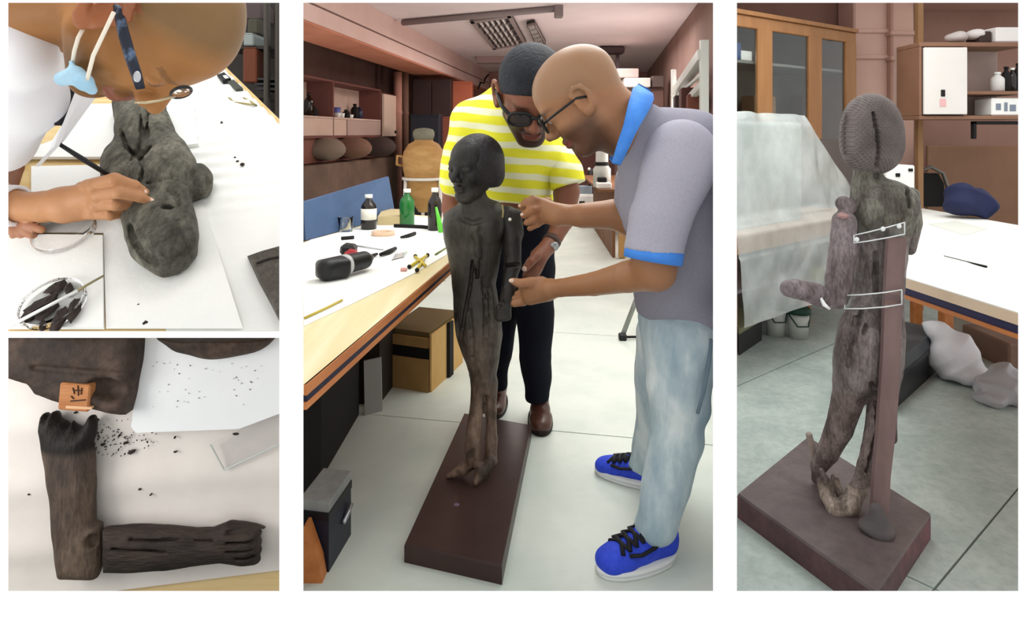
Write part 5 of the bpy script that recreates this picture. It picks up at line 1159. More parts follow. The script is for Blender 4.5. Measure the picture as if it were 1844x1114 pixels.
# ---- man in the yellow polo shirt
py_ = thing('person', 'dark haired man in a yellow striped polo shirt leaning over the statue', 'person', (.05, 3.0, 0))
YY = 2.62; Ky = .365
Xy = headframe(P(957, 170, YY), (.06, -.775, -.625), (.06, -.625, .775), Ky)
s = SDF(.0068)
head_sdf(s, Xy, K=Ky)
s.cap(Xy @ Vector((-.15, 0, .35)), P(930, 200, 2.92), .24 * Ky, .26 * Ky, .06)
ch(s, [(925, 240, 2.95, 60), (930, 330, 3.0, 52), (940, 400, 3.05, 48)], 20); ch(s, [(850, 235, 2.95, 30), (920, 230, 2.95, 40), (1000, 285, 2.95, 26)], 20)
ch(s, [(850, 232, 2.95, 28), (828, 290, 2.98, 23), (818, 340, 3.0, 21), (812, 375, 2.95, 17), (830, 420, 2.85, 13)], 8)
ch(s, [(1004, 285, 2.93, 26), (1022, 345, 2.9, 22), (1014, 395, 2.88, 20), (1000, 425, 2.82, 15), (988, 442, 2.78, 13)], 8)
cp(s, (988, 442, 2.78), (970, 462, 2.72), 14, 16, 8)
ch(s, [(966, 460, 2.68, 9), (955, 472, 2.65, 8), (946, 483, 2.63, 6.5)], 4)
for i in range(4): ch(s, [(974 - i * 2, 468 + i * 5, 2.72, 9), (962 - i, 484 + i * 6, 2.70, 8), (948, 494 + i * 6, 2.69, 7)], 4)
ch(s, [(955, 420, 3.05, 36), (962, 590, 3.08, 20), (968, 710, 3.12, 13)], 12); ch(s, [(915, 420, 3.12, 28), (908, 560, 3.2, 14), (900, 640, 3.24, 10), (896, 700, 3.26, 9)], 12)
bodyy = s.build('body', mat('skin_c', 'fff4ee', 'ffffff', scale=9, rough=.45, spec=.35, bump=.04, bscale=80, attr=True), py_, skincol(Xy, '855642', None, '2a1a16', stub_shade_a=.92))
MB().sphere(P(944, 484, 2.607), (.010, .004, .010)).build('nail', nlb, bodyy, True)
s = SDF(.006); M3 = Xy.to_3x3().normalized()
s.ell(Xy @ Vector((-.055, 0, .665)), [q * Ky for q in (.455, .362, .365)], M3, .01); s.cut(Xy @ Vector((.36, 0, .735)), M3 @ Vector((.42, 0, -.71)))
s.build('hair', mat('blue_black_hair', '15171d', '232730', scale=12, rough=.75, bump=.6, bscale=70), py_)
spectacles('spectacles', 'thick black spectacles on the man in the yellow striped shirt', Xy, Ky, M_frame, .115, .08, .018)
M_yshirt = stripes('yellow_stripe_jersey', 'f1ee3e', 'f4f6cf', .064, (.10, 0, 1), .58)
s = SDF(.0066)
ch(s, [(918, 215, 2.93, 66), (925, 270, 2.95, 82), (932, 330, 3.0, 66), (940, 372, 3.05, 58)], 25)
cp(s, (862, 222, 2.95), (920, 225, 2.93), 46, 50, 25); cp(s, (985, 275, 2.93), (930, 250, 2.93), 34, 60, 25)
ch(s, [(850, 228, 2.95, 42), (832, 270, 2.97, 33), (822, 330, 2.98, 31)], 12); s.ops[-1] = s.ops[-1]
s.post(lambda Fd, x, y, z: Fd + .005 * np.sin(20 * z + 16 * x + 2 * np.sin(6 * x)) )
s.cut(P(935, 362, 3.0), (-.02, 0, -1)); s.cut(P(815, 308, 2.97), (-.7, 0, -.9)) if 0 else None
s.ell(Xy @ Vector((.05, 0, .40)), [q * Ky for q in (.42, .36, .42)], M3, .01, '-'); s.build('shirt', M_yshirt, py_)
s = SDF(.006)
ch(s, [(998, 278, 2.93, 32), (1018, 310, 2.9, 32), (1030, 360, 2.89, 32)], 12); axs = (P(1030, 352, 2.89) - P(1012, 295, 2.92)).normalized(); s.cut(P(1026, 334, 2.9), axs); s.build('sleeve', M_yshirt, py_)
for a in (((912, 196), (906, 236)), ((968, 248), (985, 262))): pass
# collar points and buttons
MB().slab([P(x, y, Y) for x, y, Y in ((903, 165, 2.84), (908, 200, 2.80), (928, 246, 2.80), (938, 262, 2.82), (915, 246, 2.82), (900, 205, 2.86))], (0, .02, 0)).build('collar', mat('yellow_collar', 'ecec6a', rough=.85), py_)
MB().sphere(P(986, 296, 2.83), (.008, .004, .012)).build('chest_emblem', mat('dark_emblem', '2c2c2a', rough=.7), py_, True)
M_trous = mat('blue_black_trousers', '13141d', '1b1c27', scale=3, rough=.85, bump=.3, bscale=9, spec=.15)
s = SDF(.0066)
ch(s, [(938, 372, 3.04, 54), (945, 430, 3.06, 52)], 20); ch(s, [(960, 440, 3.06, 40), (962, 560, 3.08, 35), (965, 640, 3.1, 29), (968, 708, 3.12, 23)], 14); ch(s, [(915, 440, 3.12, 38), (908, 560, 3.2, 28), (900, 640, 3.24, 20), (896, 690, 3.26, 17)], 14)
s.post(lambda Fd, x, y, z: Fd + .004 * np.sin(32 * z + 12 * x + 2 * np.sin(7 * z))); s.cut(P(965, 720, 3.12), (0, 0, -1)); s.cut(P(938, 355, 3.04), (0, 0, 1))
s.build('trousers', M_trous, py_)
M_leather = mat('brown_leather', '4a2b22', '5c372b', scale=6, rough=.32, spec=.6, bump=.1, bscale=40); M_dsole = mat('dark_sole', '241613', rough=.6)
shoe('front', G(975, 787), Vector((.132, 3.24, 0)), M_leather, M_dsole, py_, 1.15, None, 1.15); shoe('rear', Vector((-.085, 3.14, 0)), Vector((-.06, 3.42, 0)), M_leather, M_dsole, py_, 1.0)
wt = thing('wrist_watch', 'dark wrist watch on the arm of the man in yellow', 'watch', P(994, 434, 2.79)); ax_ = P(988, 442, 2.78) - P(1000, 425, 2.82)
MB().lathe([(R_(15.5, 2.8), -.013), (R_(17, 2.8), -.013), (R_(17, 2.8), .013), (R_(15.5, 2.8), .013)], P(993, 435, 2.8), ax_, 24, True).build('strap', mat('watch_strap', '4a332c', rough=.5), wt, True); MB().lathe([(0, 0), (.02, 0), (.02, .01), (0, .01)], P(997, 442, 2.755), (.3, -.8, -.4), 16).build('dial', M_steel, wt, True)

# ================================================================== RIGHT: the store room with the back of the statue
zc = .085
M_plinth2 = mat('worn_plinth_paint', '5c504f', '6f6361', scale=4, rough=.45, bump=.08, bscale=14, spec=.35, c3='655958', detail=8, grain=.2, gscale=20)
M_plinthred = mat('reddish_plinth_side', '533a3c', '7a4a50', scale=5, rough=.55, bump=.1, bscale=14, detail=8, c3='5f4446', grain=.25, gscale=20)
pc = thing('plinth', 'worn brown plinth with reddish sides under the statue seen from behind', 'plinth', (1.13, 2.25, 0))
c4 = [G(1328, 888, zc), G(1455, 785, zc), G(1676, 924, zc), G(1578, 1066, zc)]; cc = sum(c4, Vector()) / 4
ins = [cc + (p - cc) * .988 for p in c4]; lo4 = [Vector((p.x, p.y, zc - .008)) for p in c4]
MB().loft(lo4, [Vector((p.x, p.y, 0)) for p in c4]).build('body', M_plinthred, pc); MB().loft(ins, lo4).build('top_face', M_plinth2, pc)

YC = 2.30
stc = thing('statue', 'grey brown weathered wooden statue seen from behind with clear straps and a support bar', 'statue', (P(1560, 900, YC).x, YC, zc))
M_back = mat('weathered_statue_wood', 'ffffff', 'a49d99', scale=8, stretch=(2, 2, .6), rough=.75, bump=.8, bscale=26, attr=True, detail=9, spec=.25, grain=.5, gscale=60)
s = SDF(.0046)
def sc_(cx, cy, hw, hh, dp, Y=YC, k=.03): s.ell(P(cx, cy, Y), (R_(hw, Y), dp, R_(hh, Y)), None, k)
ch(s, [(1563, 300, YC, 24), (1562, 330, YC, 24)], 10)
s.prism([P(x, y, YC) for x, y in ((1543, 322), (1583, 318), (1614, 325), (1638, 338), (1646, 358), (1640, 400), (1632, 440), (1626, 500), (1624, 550), (1627, 605), (1621, 660), (1612, 705), (1596, 714), (1574, 704), (1556, 722), (1520, 720), (1507, 690), (1510, 640), (1522, 590), (1534, 555), (1540, 500), (1541, 440), (1538, 400), (1532, 370), (1534, 340))], (0, -1, 0), .08, .05, .02)
s.ell(P(1545, 620, YC - .04), (.07, .055, .13), None, .05); s.ell(P(1600, 375, YC - .035), (.085, .06, .07), None, .05)
ch(s, [(1640, 352, YC + .02, 15), (1644, 400, YC + .03, 15), (1638, 448, YC + .03, 11)], 8)
ch(s, [(1538, 640, YC, 32), (1532, 700, YC + .01, 28), (1512, 770, YC + .05, 23), (1490, 815, YC + .08, 18), (1476, 838, YC + .1, 14)], 12)
ch(s, [(1590, 650, YC, 30), (1588, 720, YC, 22), (1576, 790, YC - .02, 19), (1562, 840, YC - .04, 17), (1546, 882, YC - .06, 14)], 10)
ch(s, [(1600, 700, YC + .03, 14), (1606, 790, YC + .03, 9)], 8)
ch(s, [(1472, 840, YC + .1, 11), (1470, 862, YC + .1, 8)], 6)
# broken foot, pale and rough
ch(s, [(1545, 880, YC - .07, 15), (1530, 908, YC - .08, 18), (1505, 918, YC - .07, 15), (1490, 893, YC - .04, 12), (1480, 868, YC - .0, 9)], 8)
for p in ((1484, 862, 1478, 845), (1498, 880, 1500, 855), (1512, 890, 1508, 862), (1490, 880, 1488, 858)): cp(s, (p[0], p[1], YC - .03), (p[2], p[3], YC - .03), 7, 3, 4)
cracks(s, [[(1578, 455), (1577, 490), (1580, 525)], [(1540, 570), (1534, 620), (1530, 660)], [(1552, 560), (1544, 590), (1536, 615)], [(1560, 585), (1556, 600)]], YC, 3.2, -.082, 3)
cracks(s, [[(1634, 340), (1638, 372)]], YC, 4, -.02, 4); s.ell(P(1582, 316, YC - .05), (.014, .03, .014), None, .008, '-'); s.ell(P(1528, 395, YC - .06), (.02, .05, .035), None, .01, '-')
cracks(s, [[(1582, 700), (1580, 780), (1562, 850)], [(1570, 690), (1582, 715)]], YC, 3, -.05, 3)
s.cap(P(1480, 870, YC - .05), P(1484, 905, YC - .085), .006, .007, .008, '-'); s.cap(P(1484, 905, YC - .085), P(1500, 925, YC - .10), .007, .005, .008, '-')
s.post(carve(.0011, 34))
def ccol(v):
    z = v[:, 2]; c = np.tile(np.array(lin('958b88')[:3]), (len(v), 1))
    def mixin(m_, cl, a): m2 = np.clip(m_ * a, 0, 1)[:, None]; c[:] = c * (1 - m2) + np.array(lin(cl)[:3]) * m2
    zz = lambda py: P(0, py, YC).z
    mixin((z > zz(420)) * 1., '868577', .8); mixin((z < zz(700)) * 1., '927d77', .6)
    ft = (z < zz(855)) * (v[:, 0] < P(1555, 0, YC).x) * (v[:, 1] < YC - .005); mixin(ft * 1., 'bcab9c', .9); n = hsh(v, 14); mixin((n > .35) * 1., '5d5350', .45)
    return c
s.build('body', M_back, stc, ccol)
# wig carved with a fine net
m = M_wig = mat('netted_wig_wood', '605754', '7e7571', scale=6, rough=.8, spec=.2); nt = m.node_tree; N, L = nt.nodes, nt.links
t_ = N.new('ShaderNodeTexCoord'); hts = []
for vec in ((250, 0, 190), (250, 0, -190)):
    d_ = N.new('ShaderNodeVectorMath'); d_.operation = 'DOT_PRODUCT'; L.new(t_.outputs['Object'], d_.inputs[0]); d_.inputs[1].default_value = vec
    q_ = N.new('ShaderNodeMath'); q_.operation = 'SINE'; L.new(d_.outputs['Value'], q_.inputs[0]); ab_ = N.new('ShaderNodeMath'); ab_.operation = 'ABSOLUTE'; L.new(q_.outputs[0], ab_.inputs[0]); hts.append(ab_)
ml = N.new('ShaderNodeMath'); ml.operation = 'MULTIPLY'; L.new(hts[0].outputs[0], ml.inputs[0]); L.new(hts[1].outputs[0], ml.inputs[1])
bp_ = N.new('ShaderNodeBump'); bp_.inputs['Strength'].default_value = .9; bp_.inputs['Distance'].default_value = .006; L.new(ml.outputs[0], bp_.inputs['Height']); L.new(bp_.outputs[0], N['Principled BSDF'].inputs['Normal'])
s = SDF(.004)
s.ell(P(1569, 240, YC), (R_(52, YC), .105, R_(66, YC)), None, .02); s.ell(P(1570, 270, YC), (R_(48, YC), .095, R_(44, YC)), None, .03); s.ell(P(1566, 205, YC), (R_(34, YC), .07, R_(32, YC)), None, .04)
cracks(s, [[(1530, 210), (1526, 240), (1528, 276)]], YC, 4, 0, 3, .03)
cracks(s, [[(1574, 203), (1581, 240), (1583, 275), (1579, 306)]], YC, 2.8, -.09, 3)
s.cut(P(1568, 311, YC), (0, 0, -1)); s.build('wig', M_wig, stc)
# left arm, jointed at the shoulder and elbow
s = SDF(.0046)
ch(s, [(1518, 366, YC - .02, 13), (1530, 372, YC - .01, 14)], 8); ch(s, [(1520, 400, YC - .04, 21), (1518, 450, YC - .05, 23), (1511, 500, YC - .06, 23), (1506, 536, YC - .07, 20)], 10)
s.ell(P(1512, 378, YC - .06), (.022, .03, .014), None, .008, '-'); s.cap(P(1502, 398, YC - .09), P(1532, 398, YC - .09), .003, .003, .004, '-'); s.post(carve(.001, 34))
s.build('left_upper_arm', M_back, stc, lambda v: np.tile(np.array(lin('938687')[:3]), (len(v), 1)))
s = SDF(.0046); ch(s, [(1490, 538, YC - .06, 19), (1466, 528, YC - .08, 19), (1432, 520, YC - .12, 17), (1420, 519, YC - .14, 15)], 8); s.post(carve(.001, 34))
s.build('left_forearm', M_back, stc, lambda v: np.tile(np.array(lin('96898b')[:3]), (len(v), 1)))
MB().tube([P(1478, 536, YC - .12), P(1484, 548, YC - .125), P(1494, 556, YC - .125)], [.004, .007, .004], 8).build('elbow_peg', mat('bright_clear_peg', 'f2f2f0', rough=.2), stc, True)
MB().chunk(P(1519, 388, YC - .075), (.020, .02, .010), None, .2).build('shoulder_plug', mat('pink_plug', 'a9837f', rough=.7), stc)
MB().box(P(1462, 803, YC + .12), (.02, .02, .10), rot('Y', -14), .004).build('upright_sliver', mat('pale_sliver', '8a7a72', 'a3948a', scale=9, rough=.8), stc)
# support bar and its clay foot
M_bar = mat('mauve_brown_bar', '6b5552', '7c6461', scale=4, stretch=(3, 3, .6), rough=.5, bump=.15, bscale=16)
bar_ = MB(); rows = [(1600, 1633, 428, -.12), (1596, 1628, 500, -.115), (1593, 1625, 560, -.125), (1590, 1622, 640, -.125), (1585, 1618, 720, -.115), (1580, 1612, 790, -.12), (1574, 1604, 860, -.14), (1570, 1600, 945, -.16)]
vs_ = []; fs_ = []
for i, (x0, x1, y, d_) in enumerate(rows):
    Y = YC + d_; a, b = P(x0, y, Y), P(x1, y, Y); k_ = Vector((0, .018, 0)); vs_ += [a, b, b + k_, a + k_]
    if i: fs_ += [((i - 1) * 4 + k, (i - 1) * 4 + (k + 1) % 4, i * 4 + (k + 1) % 4, i * 4 + k) for k in range(4)]
fs_ += [(3, 2, 1, 0), tuple(len(vs_) - 4 + k for k in range(4))]; bar_.add(vs_, fs_).build('support_bar', M_bar, stc)
s = SDF(.005); q = G(1582, 962, zc); s.ell(q + Vector((0, .01, .015)), (.055, .045, .022), None, .02); s.cap(q + Vector((.005, .01, .01)), q + Vector((0, .01, .07)), .04, .022, .02); s.post(carve(.003, 40)); s.cut(Vector((0, 0, zc)), (0, 0, -1)); s.build('clay_foot', mat('grey_clay_foot', '55504f', '68605e', scale=8, rough=.9, bump=.4, bscale=20), stc)
# clear straps
M_strap = mat('clear_acrylic', 'ffffff', rough=.05, trans=1.0, ior=1.15); M_edge = mat('bright_acrylic_edge', 'dfe3e2', rough=.25)
def strap(name, top, bot):
    o = MB(); a = [P(*p) for p in top]; b = [P(*p) for p in bot]; n = len(a); t = Vector((0, -.003, 0)); vs = []
    for p, q in zip(a, b): vs += [p, q, q + t, p + t]
    fs = [(i * 4 + k, i * 4 + (k + 1) % 4, (i + 1) * 4 + (k + 1) % 4, (i + 1) * 4 + k) for i in range(n - 1) for k in range(4)] + [(3, 2, 1, 0), tuple((n - 1) * 4 + k for k in range(4))]
    sp = o.add(vs, fs).build(name, M_strap, stc)
    for ln in (a, b): MB().tube([p + t for p in ln], .0022, 6).build('strap_edge', M_edge, sp, True)
    MB().tube([a[-1] + t, b[-1] + t], .0022, 6).build('strap_edge', M_edge, sp, True); MB().tube([a[0] + t, b[0] + t], .0022, 6).build('strap_edge', M_edge, sp, True); return sp
Yf = YC - .125
u_ = strap('clear_strap', [(1537, 423, Yf + .03), (1560, 418, Yf), (1600, 408, Yf - .02), (1628, 400, Yf)], [(1537, 437, Yf + .03), (1560, 434, Yf), (1600, 427, Yf - .02), (1628, 421, Yf)])
for p in ((1543, 431), (1590, 412), (1619, 407)): MB().sphere(P(*p, Yf - .02), (.008, .004, .008)).build('screw', M_edge, u_, True)
strap('clear_strap', [(1522, 531, Yf + .03), (1550, 530, Yf), (1592, 526, Yf - .03), (1623, 521, Yf)], [(1520, 555, Yf + .03), (1550, 555, Yf), (1592, 552, Yf - .03), (1623, 547, Yf)])

# ---- store room shell
M_cwall = mat('brown_pink_wall', '8d6a5e', '9a776a', scale=1.5, rough=.85, spec=.1)
structure(MB().slab([(2.0, 6.2, 0), (5.8, 6.2, 0), (5.8, 6.35, 0), (2.0, 6.35, 0)], (0, 0, 2.9)).build('wall_store_back', M_cwall))
structure(MB().box((4.6, 5.95, 2.62), (2.2, .5, .26), None, .01).build('trim_2', mat('dusky_pink_trim', 'b48c80', rough=.8)))
def pil(px0, px1, Y, m, zs_, label):
    a, b = ray(px0, Y), ray(px1, Y); o = thing('pilaster', label, 'column', ((a + b) / 2, Y + .15, 0)); o['kind'] = 'structure'
    MB().box(((a + b) / 2, Y + .15, 1.45), (b - a, .3, 2.9), None, .015).build('shaft', m, o)
    for z in zs_: MB().box(((a + b) / 2, Y + .15, z), (b - a + .04, .34, .04), None, .012).build('band', m, o)
M_pil = mat('pink_pilaster', 'c49f90', 'd0ab9c', scale=1.5, rough=.8)
pil(1538, 1600, 5.87, M_pil, (2.25, 2.02), 'wide pink pilaster in the middle of the store room wall'); pil(1606, 1647, 5.8, mat('pink_pilaster2', 'b58f80', 'c09a8b', scale=1.5, rough=.8), (2.22, 2.0), 'narrower pink pilaster right of the wide one')
MB_p = MB().box((ray(1655, 4.9), 4.9, 1.2), (.04, .05, 2.3), None, .004).build('wooden_post', mat('dull_wood_post', '8a6544', '96704d', scale=3, rough=.7)); tag(MB_p, 'thin wooden post left of the white wall cabinet door', 'post')
# glazed wooden cabinet
A0 = Vector((ray(1320, 4.7), 4.7, 0)); A1 = Vector((ray(1542, 5.65), 5.65, 0)); dc = (A1 - A0).normalized(); nc = Vector((dc.y, -dc.x, 0)); 
def CW(px):                                        # distance along the cabinet front seen at column px
    k_ = (px - CX) / F; t = (k_ * A0.y - A0.x) / (dc.x - k_ * dc.y); return t
M_cabw = mat('honey_wood', '94653c', 'a37347', scale=4, stretch=(2, 2, .4), rough=.5, c3='9c6c41')
gc = thing('glazed_cabinet', 'honey coloured wooden cabinet with glazed doors behind the plastic sheet', 'cabinet', A0 + dc * .9 - nc * .2)
RCb = basis(dc, -nc, Vector((0, 0, 1)))
def cbox(t0, t1, z0, z1, d0, d1, name, m, parent=None, bev=.006):
    c = A0 + dc * (t0 + t1) / 2 - nc * (d0 + d1) / 2 + Vector((0, 0, (z0 + z1) / 2)); return MB().box(c, (t1 - t0, d1 - d0, z1 - z0), RCb, bev).build(name, m, parent or gc)
tE = CW(1542); zt, zb = 2.20, 1.30
M_cabin = mat('cabinet_inside', '6d6a60', '7d7a70', scale=2, rough=.8)
fpq = lambda d0, d1: [((A0 + dc * t - nc * d).x, (A0 + dc * t - nc * d).y) for t, d in ((0, d0), (tE, d0), (tE, d1), (0, d1))]
def cpoly(d0, d1, z0, z1, name, m):
    q = clip(fpq(d0, d1), 1, -.3275, 0); return MB().slab([(x, y, z1) for x, y in q], (0, 0, z0 - z1)).build(name, m, gc)
cpoly(.40, .43, .02, zt, 'back_panel', M_cabin); cbox(0, tE, zt - .09, zt, 0, .03, 'top_rail', M_cabw); cpoly(-.02, .43, zt, zt + .03, 'cornice', M_cabw); cpoly(0, .40, .02, zb, 'base_unit', mat('shade_toned_base', '6e625c', rough=.7))  # base unit toned darker, the shade put into its colour
cpoly(.04, .40, 1.86, 1.88, 'inner_shelf', mat('grey_shelf', '8b8a84', rough=.6))
MB().slab([(.3285 * 4.76, 4.76, zt), (.3285 * 5.3, 5.3, zt), (.333 * 5.3, 5.3, zt), (.333 * 4.76, 4.76, zt)], (0, 0, zb - zt)).build('side_panel', M_cabin, gc)
for a, b in ((1365, 1391), (1457, 1480), (1523, 1542)): cbox(CW(a), CW(b), zb, zt - .08, -.004, .032, 'stile', M_cabw)
cbox(tE - .02, tE, .02, zt, .03, .42, 'side_panel', M_cabw)
for a, b in ((1321, 1365), (1391, 1457), (1480, 1523)): cbox(CW(a) + .004, CW(b) - .004, zb, zt - .09, .012, .018, 'glass_pane', mat('cabinet_glass', 'f4f8f6', rough=.04, trans=1, ior=1.3), None, .001)
def inside(px, z, w_, h_, dpt, m, label, name='box', cat='box'): t = CW(px); o = cbox(t, t + w_, z, z + h_, dpt, dpt + .12, name, m, None, .004); o.parent = None; c = ROOT[gc]; o.location = c; return tag(o, label, cat)
inside(1345, 1.882, .13, .07, .05, M_cap, 'white box on the glazed cabinet shelf at the far left'); inside(1334, 1.882, .05, .12, .035, mat('blue_file', '2f4a7c', rough=.5), 'blue file on the glazed cabinet shelf behind the white box', 'file', 'file')
inside(1345, 1.305, .2, .18, .2, mat('dim_olive', '4a4a40', rough=.7), 'dim olive box low behind the left cabinet pane'); inside(1400, 1.305, .28, .34, .2, mat('tan_panel', '9c7a58', rough=.7), 'tan board leaning inside the middle cabinet door', 'board', 'board'); inside(1486, 1.305, .3, .36, .2, mat('dim_brown', '4e3a30', rough=.7), 'dark brown box inside the right cabinet door')
# wall shelf on the right with a white door
YL = 4.6
M_shw = mat('wall_unit_wood', '7c5844', '88634d', scale=3, rough=.6)
wl = thing('wall_unit', 'wooden wall unit with one white door and open shelves at the right', 'cabinet', P(1745, 212, YL + .15))
def ub(px0, px1, py0, py1, d0, d1, name, m, parent=None, bev=.004):
    a, b = P(px0, py0, YL), P(px1, py1, YL); return MB().box(((a.x + b.x) / 2, YL + (d0 + d1) / 2, (a.z + b.z) / 2), (b.x - a.x, d1 - d0, a.z - b.z), None, bev).build(name, m, parent or wl)
ub(1656, 1850, 76, 214, .28, .30, 'back_panel', mat('pinkgrey_back', '9b857c', 'a8938a', scale=3, rough=.7)); ub(1656, 1850, 76, 84, 0, .28, 'top_board', M_shw); ub(1656, 1850, 208, 215, 0, .28, 'bottom_board', M_shw); ub(1740, 1850, 164, 170, 0, .28, 'shelf_board', M_shw); ub(1656, 1661, 84, 208, 0, .28, 'side_board', M_shw); ub(1735, 1742, 84, 208, 0, .28, 'divider', M_shw)
d_ = ub(1661, 1738, 86, 206, -.025, -.002, 'door', mat('white_door', 'd6cfc9', 'dcd6d0', scale=2, rough=.5)); ub(1690, 1697, 162, 174, -.032, -.025, 'keyhole', M_dark, d_); ub(1688, 1699, 178, 192, -.028, -.025, 'sticker', mat('pink_sticker', 'd8a6a6', rough=.6), d_)
ub(1758, 1763, 218, 250, .02, .06, 'bracket', M_dark); ub(1758, 1850, 218, 224, .02, .06, 'bracket_arm', M_dark)
def on(px0, px1, py0, py1, d0, d1, m, label, cat, name, bev=.008): o = ub(px0, px1, py0, py1, d0, d1, name, m, None, bev); o.parent = None; o.location = ROOT[wl]; return tag(o, label, cat)
pk = on(1790, 1850, 176, 208, .02, .2, M_cap, 'white carton with dark print on the lowest wall unit shelf', 'box', 'white_carton')
for a, b, c_, d2 in ((1797, 1806, 186, 198), (1812, 1818, 184, 200), (1822, 1833, 188, 200)): mk = ub(a, b, c_, d2, .017, .02, 'print_mark', mat('blue_grey_print', '7a8290', rough=.6), wl, .001); mk.parent = pk; mk.location = (0, 0, 0); 
on(1798, 1850, 48, 75, .02, .25, mat('pale_carton', 'ddd6d2', rough=.7), 'pale carton on top of the wall unit at the right edge', 'box', 'pale_carton'); on(1774, 1796, 54, 75, .05, .2, mat('dark_brown_box', '3a2723', rough=.7), 'dark brown box on top of the wall unit', 'box', 'dark_box')
for i, (px, py, r) in enumerate(((1722, 68, 18), (1755, 64, 17))):
    s = SDF(.01); s.ell(P(px, py, YL + .12), (R_(r, YL), .07, R_(9, YL)), None, .02); s.ell(P(px + 5, py - 3, YL + .12), (R_(r * .6, YL), .06, R_(9, YL)), None, .03); s.post(carve(.004, 30)); tag(s.build('cloth_bundle', mat('pale_cloth%d' % i, ('b8aca8', 'cfc6c2')[i], rough=.9, bump=.4, bscale=15)), ('grey pink cloth bundle on top of the wall unit', 'paler cloth bundle beside the dark box on top')[i], 'cloth')
def ubottle(px, wpx, hpx, m, label, cap=None): o = P(px, 164, YL + .12); k_ = (YL + .12) / F; o.z = P(0, 164, YL).z + .002; return bottle(px, 164 + (0), YL + .12, hpx * k_, wpx / 2 * k_, m, label, cap)
for px, w_, h_, m, lb, cp_ in ((1796, 22, 34, mat('white_jar', 'd9d4d0', rough=.5), 'white plastic jar on the wall unit shelf', M_cap), (1812, 15, 44, M_dark, 'black bottle next to the white jar', M_dark), (1823, 14, 42, M_amber, 'black bottle with white cap at the right of the shelf', M_cap), (1834, 16, 50, M_dark, 'tallest black bottle at the right end of the shelf', M_dark)): ubottle(px, w_, h_, m, lb, cp_)
small('brown_board', 1668, 1850, 262, 420, 5.6, mat('brown_fibre_board', '7d5a45', '87634d', scale=2, rough=.8), 'brown fibre board leaning on the wall below the wall unit', 'board', .03)

def crumple(a, f):
    def fn(Fd, x, y, z): return Fd + a * (np.abs(np.sin(f * x + 2.2 * np.sin(f * .8 * z + f * .5 * y))) + .7 * np.abs(np.sin(f * 1.3 * z + 2 * np.sin(f * .7 * x - f * .4 * y))) - .8)
    return fn
# ---- right hand table
M_ttop2 = mat('white_table_top', 'ece9df', 'f4f2ec', scale=2, rough=.45, c3='f0ede5')
t2 = thing('work_table', 'large white topped table with navy and orange edge on the right', 'table', (2.5, 3.4, 0))
a, b, c_, d_ = TB(1624, 497), TB(1846, 566), TB(1850, 408), TB(1650, 373); b = a + (b - a) * 3.2; c_ = d_ + (c_ - d_) * 1.6; poly = [a, b, c_, d_]
MB().slab(poly, (0, 0, -.004)).build('table_top', M_ttop2, t2)
lay_ = lambda z: [p - Vector((0, 0, z)) for p in poly]
MB().slab(lay_(.0041), (0, 0, -.036)).build('wood_edge', mat('cream_edge_wood', 'd8bda0', 'e2c9ad', scale=3, rough=.5), t2); MB().slab(inset(lay_(.040), .012), (0, 0, -.03)).build('navy_band', mat('indigo_band', '2c2a4c', rough=.6), t2); MB().slab(inset(lay_(.070), .004), (0, 0, -.014)).build('lower_trim', M_orange, t2)
for px, Y in ((1703, 3.9), (1650, 4.6)): x = ray(px, Y); MB().box((x, Y, .358), (.06, .06, .716), None, .006).build('leg', M_orange, t2)
tag(MB().slab([TB(x, y) + Vector((0, 0, .003)) for x, y in ((1672, 404), (1720, 398), (1778, 412), (1738, 424))], (0, 0, -.0028)).build('grey_sheet', mat('grey_paper', 'c9c8bf', rough=.8)), 'grey sheet of paper lying near the navy bag', 'paper')
o = MB().tube([TB(1700, 462) + Vector((0, 0, .004)), TB(1740, 472) + Vector((0, 0, .004)), TB(1776, 482) + Vector((0, 0, .004))], [.002, .002, .006], 6).build('thin_tool', M_dark, None, True); tag(o, 'thin dark tool lying in the middle of the white table', 'tool')
s = SDF(.009); q = TB(1742, 392); s.ell(q + Vector((0, 0, .10)), (.15, .12, .10), None, .04); s.ell(q + Vector((-.04, 0, .17)), (.08, .08, .07), None, .05); s.ell(q + Vector((.09, 0, .08)), (.1, .1, .08), None, .04); s.post(crumple(.016, 15)); s.cut(Vector((0, 0, ZT + .001)), (0, 0, -1)); tag(s.build('bag', mat('navy_cloth', '191d3c', '23284c', scale=5, rough=.8, bump=.3, bscale=14)), 'crumpled navy blue bag on the far side of the white table', 'bag')
q = TB(1632, 378); Yb = 4.55; bxw = thing('white_box', 'white box with dark marks partly hidden behind the statue shoulder', 'box', P(1622, 345, Yb)); a, b = P(1596, 298, Yb), P(1648, 374, Yb); MB().box(((a.x + b.x) / 2, Yb + .1, (a.z + ZT) / 2 + .002), (b.x - a.x, .2, a.z - ZT), None, .008).build('body', M_cap, bxw); MB().box(P(1617, 315, Yb - .004), (.03, .006, .025), None, .002).build('dark_mark', M_dark, bxw); MB().box(P(1640, 306, Yb - .004), (.03, .006, .02), None, .002).build('dark_mark', M_dark, bxw)
chb = thing('chair', 'black chair with tubular back behind the right hand table', 'chair', (ray(1672, 5.15), 5.3, 0)); MB().slab([P(x, y, 5.15) for x, y in ((1652, 312), (1690, 312), (1700, 330), (1702, 372), (1652, 372))], (0, .05, 0)).build('backrest', M_dark, chb)
MB().tube([P(1650, 312, 5.1), P(1676, 300, 5.1), P(1698, 312, 5.1), P(1706, 335, 5.1), P(1708, 420, 5.1), Vector((ray(1708, 5.1), 5.1, .012))], .014, 8).build('back_tube', mat('dull_chrome', '6b6560', rough=.35, metal=.7), chb, True)
MB().box((ray(1678, 5.35), 5.4, .44), (.42, .42, .05), None, .015).build('seat', M_dark, chb)
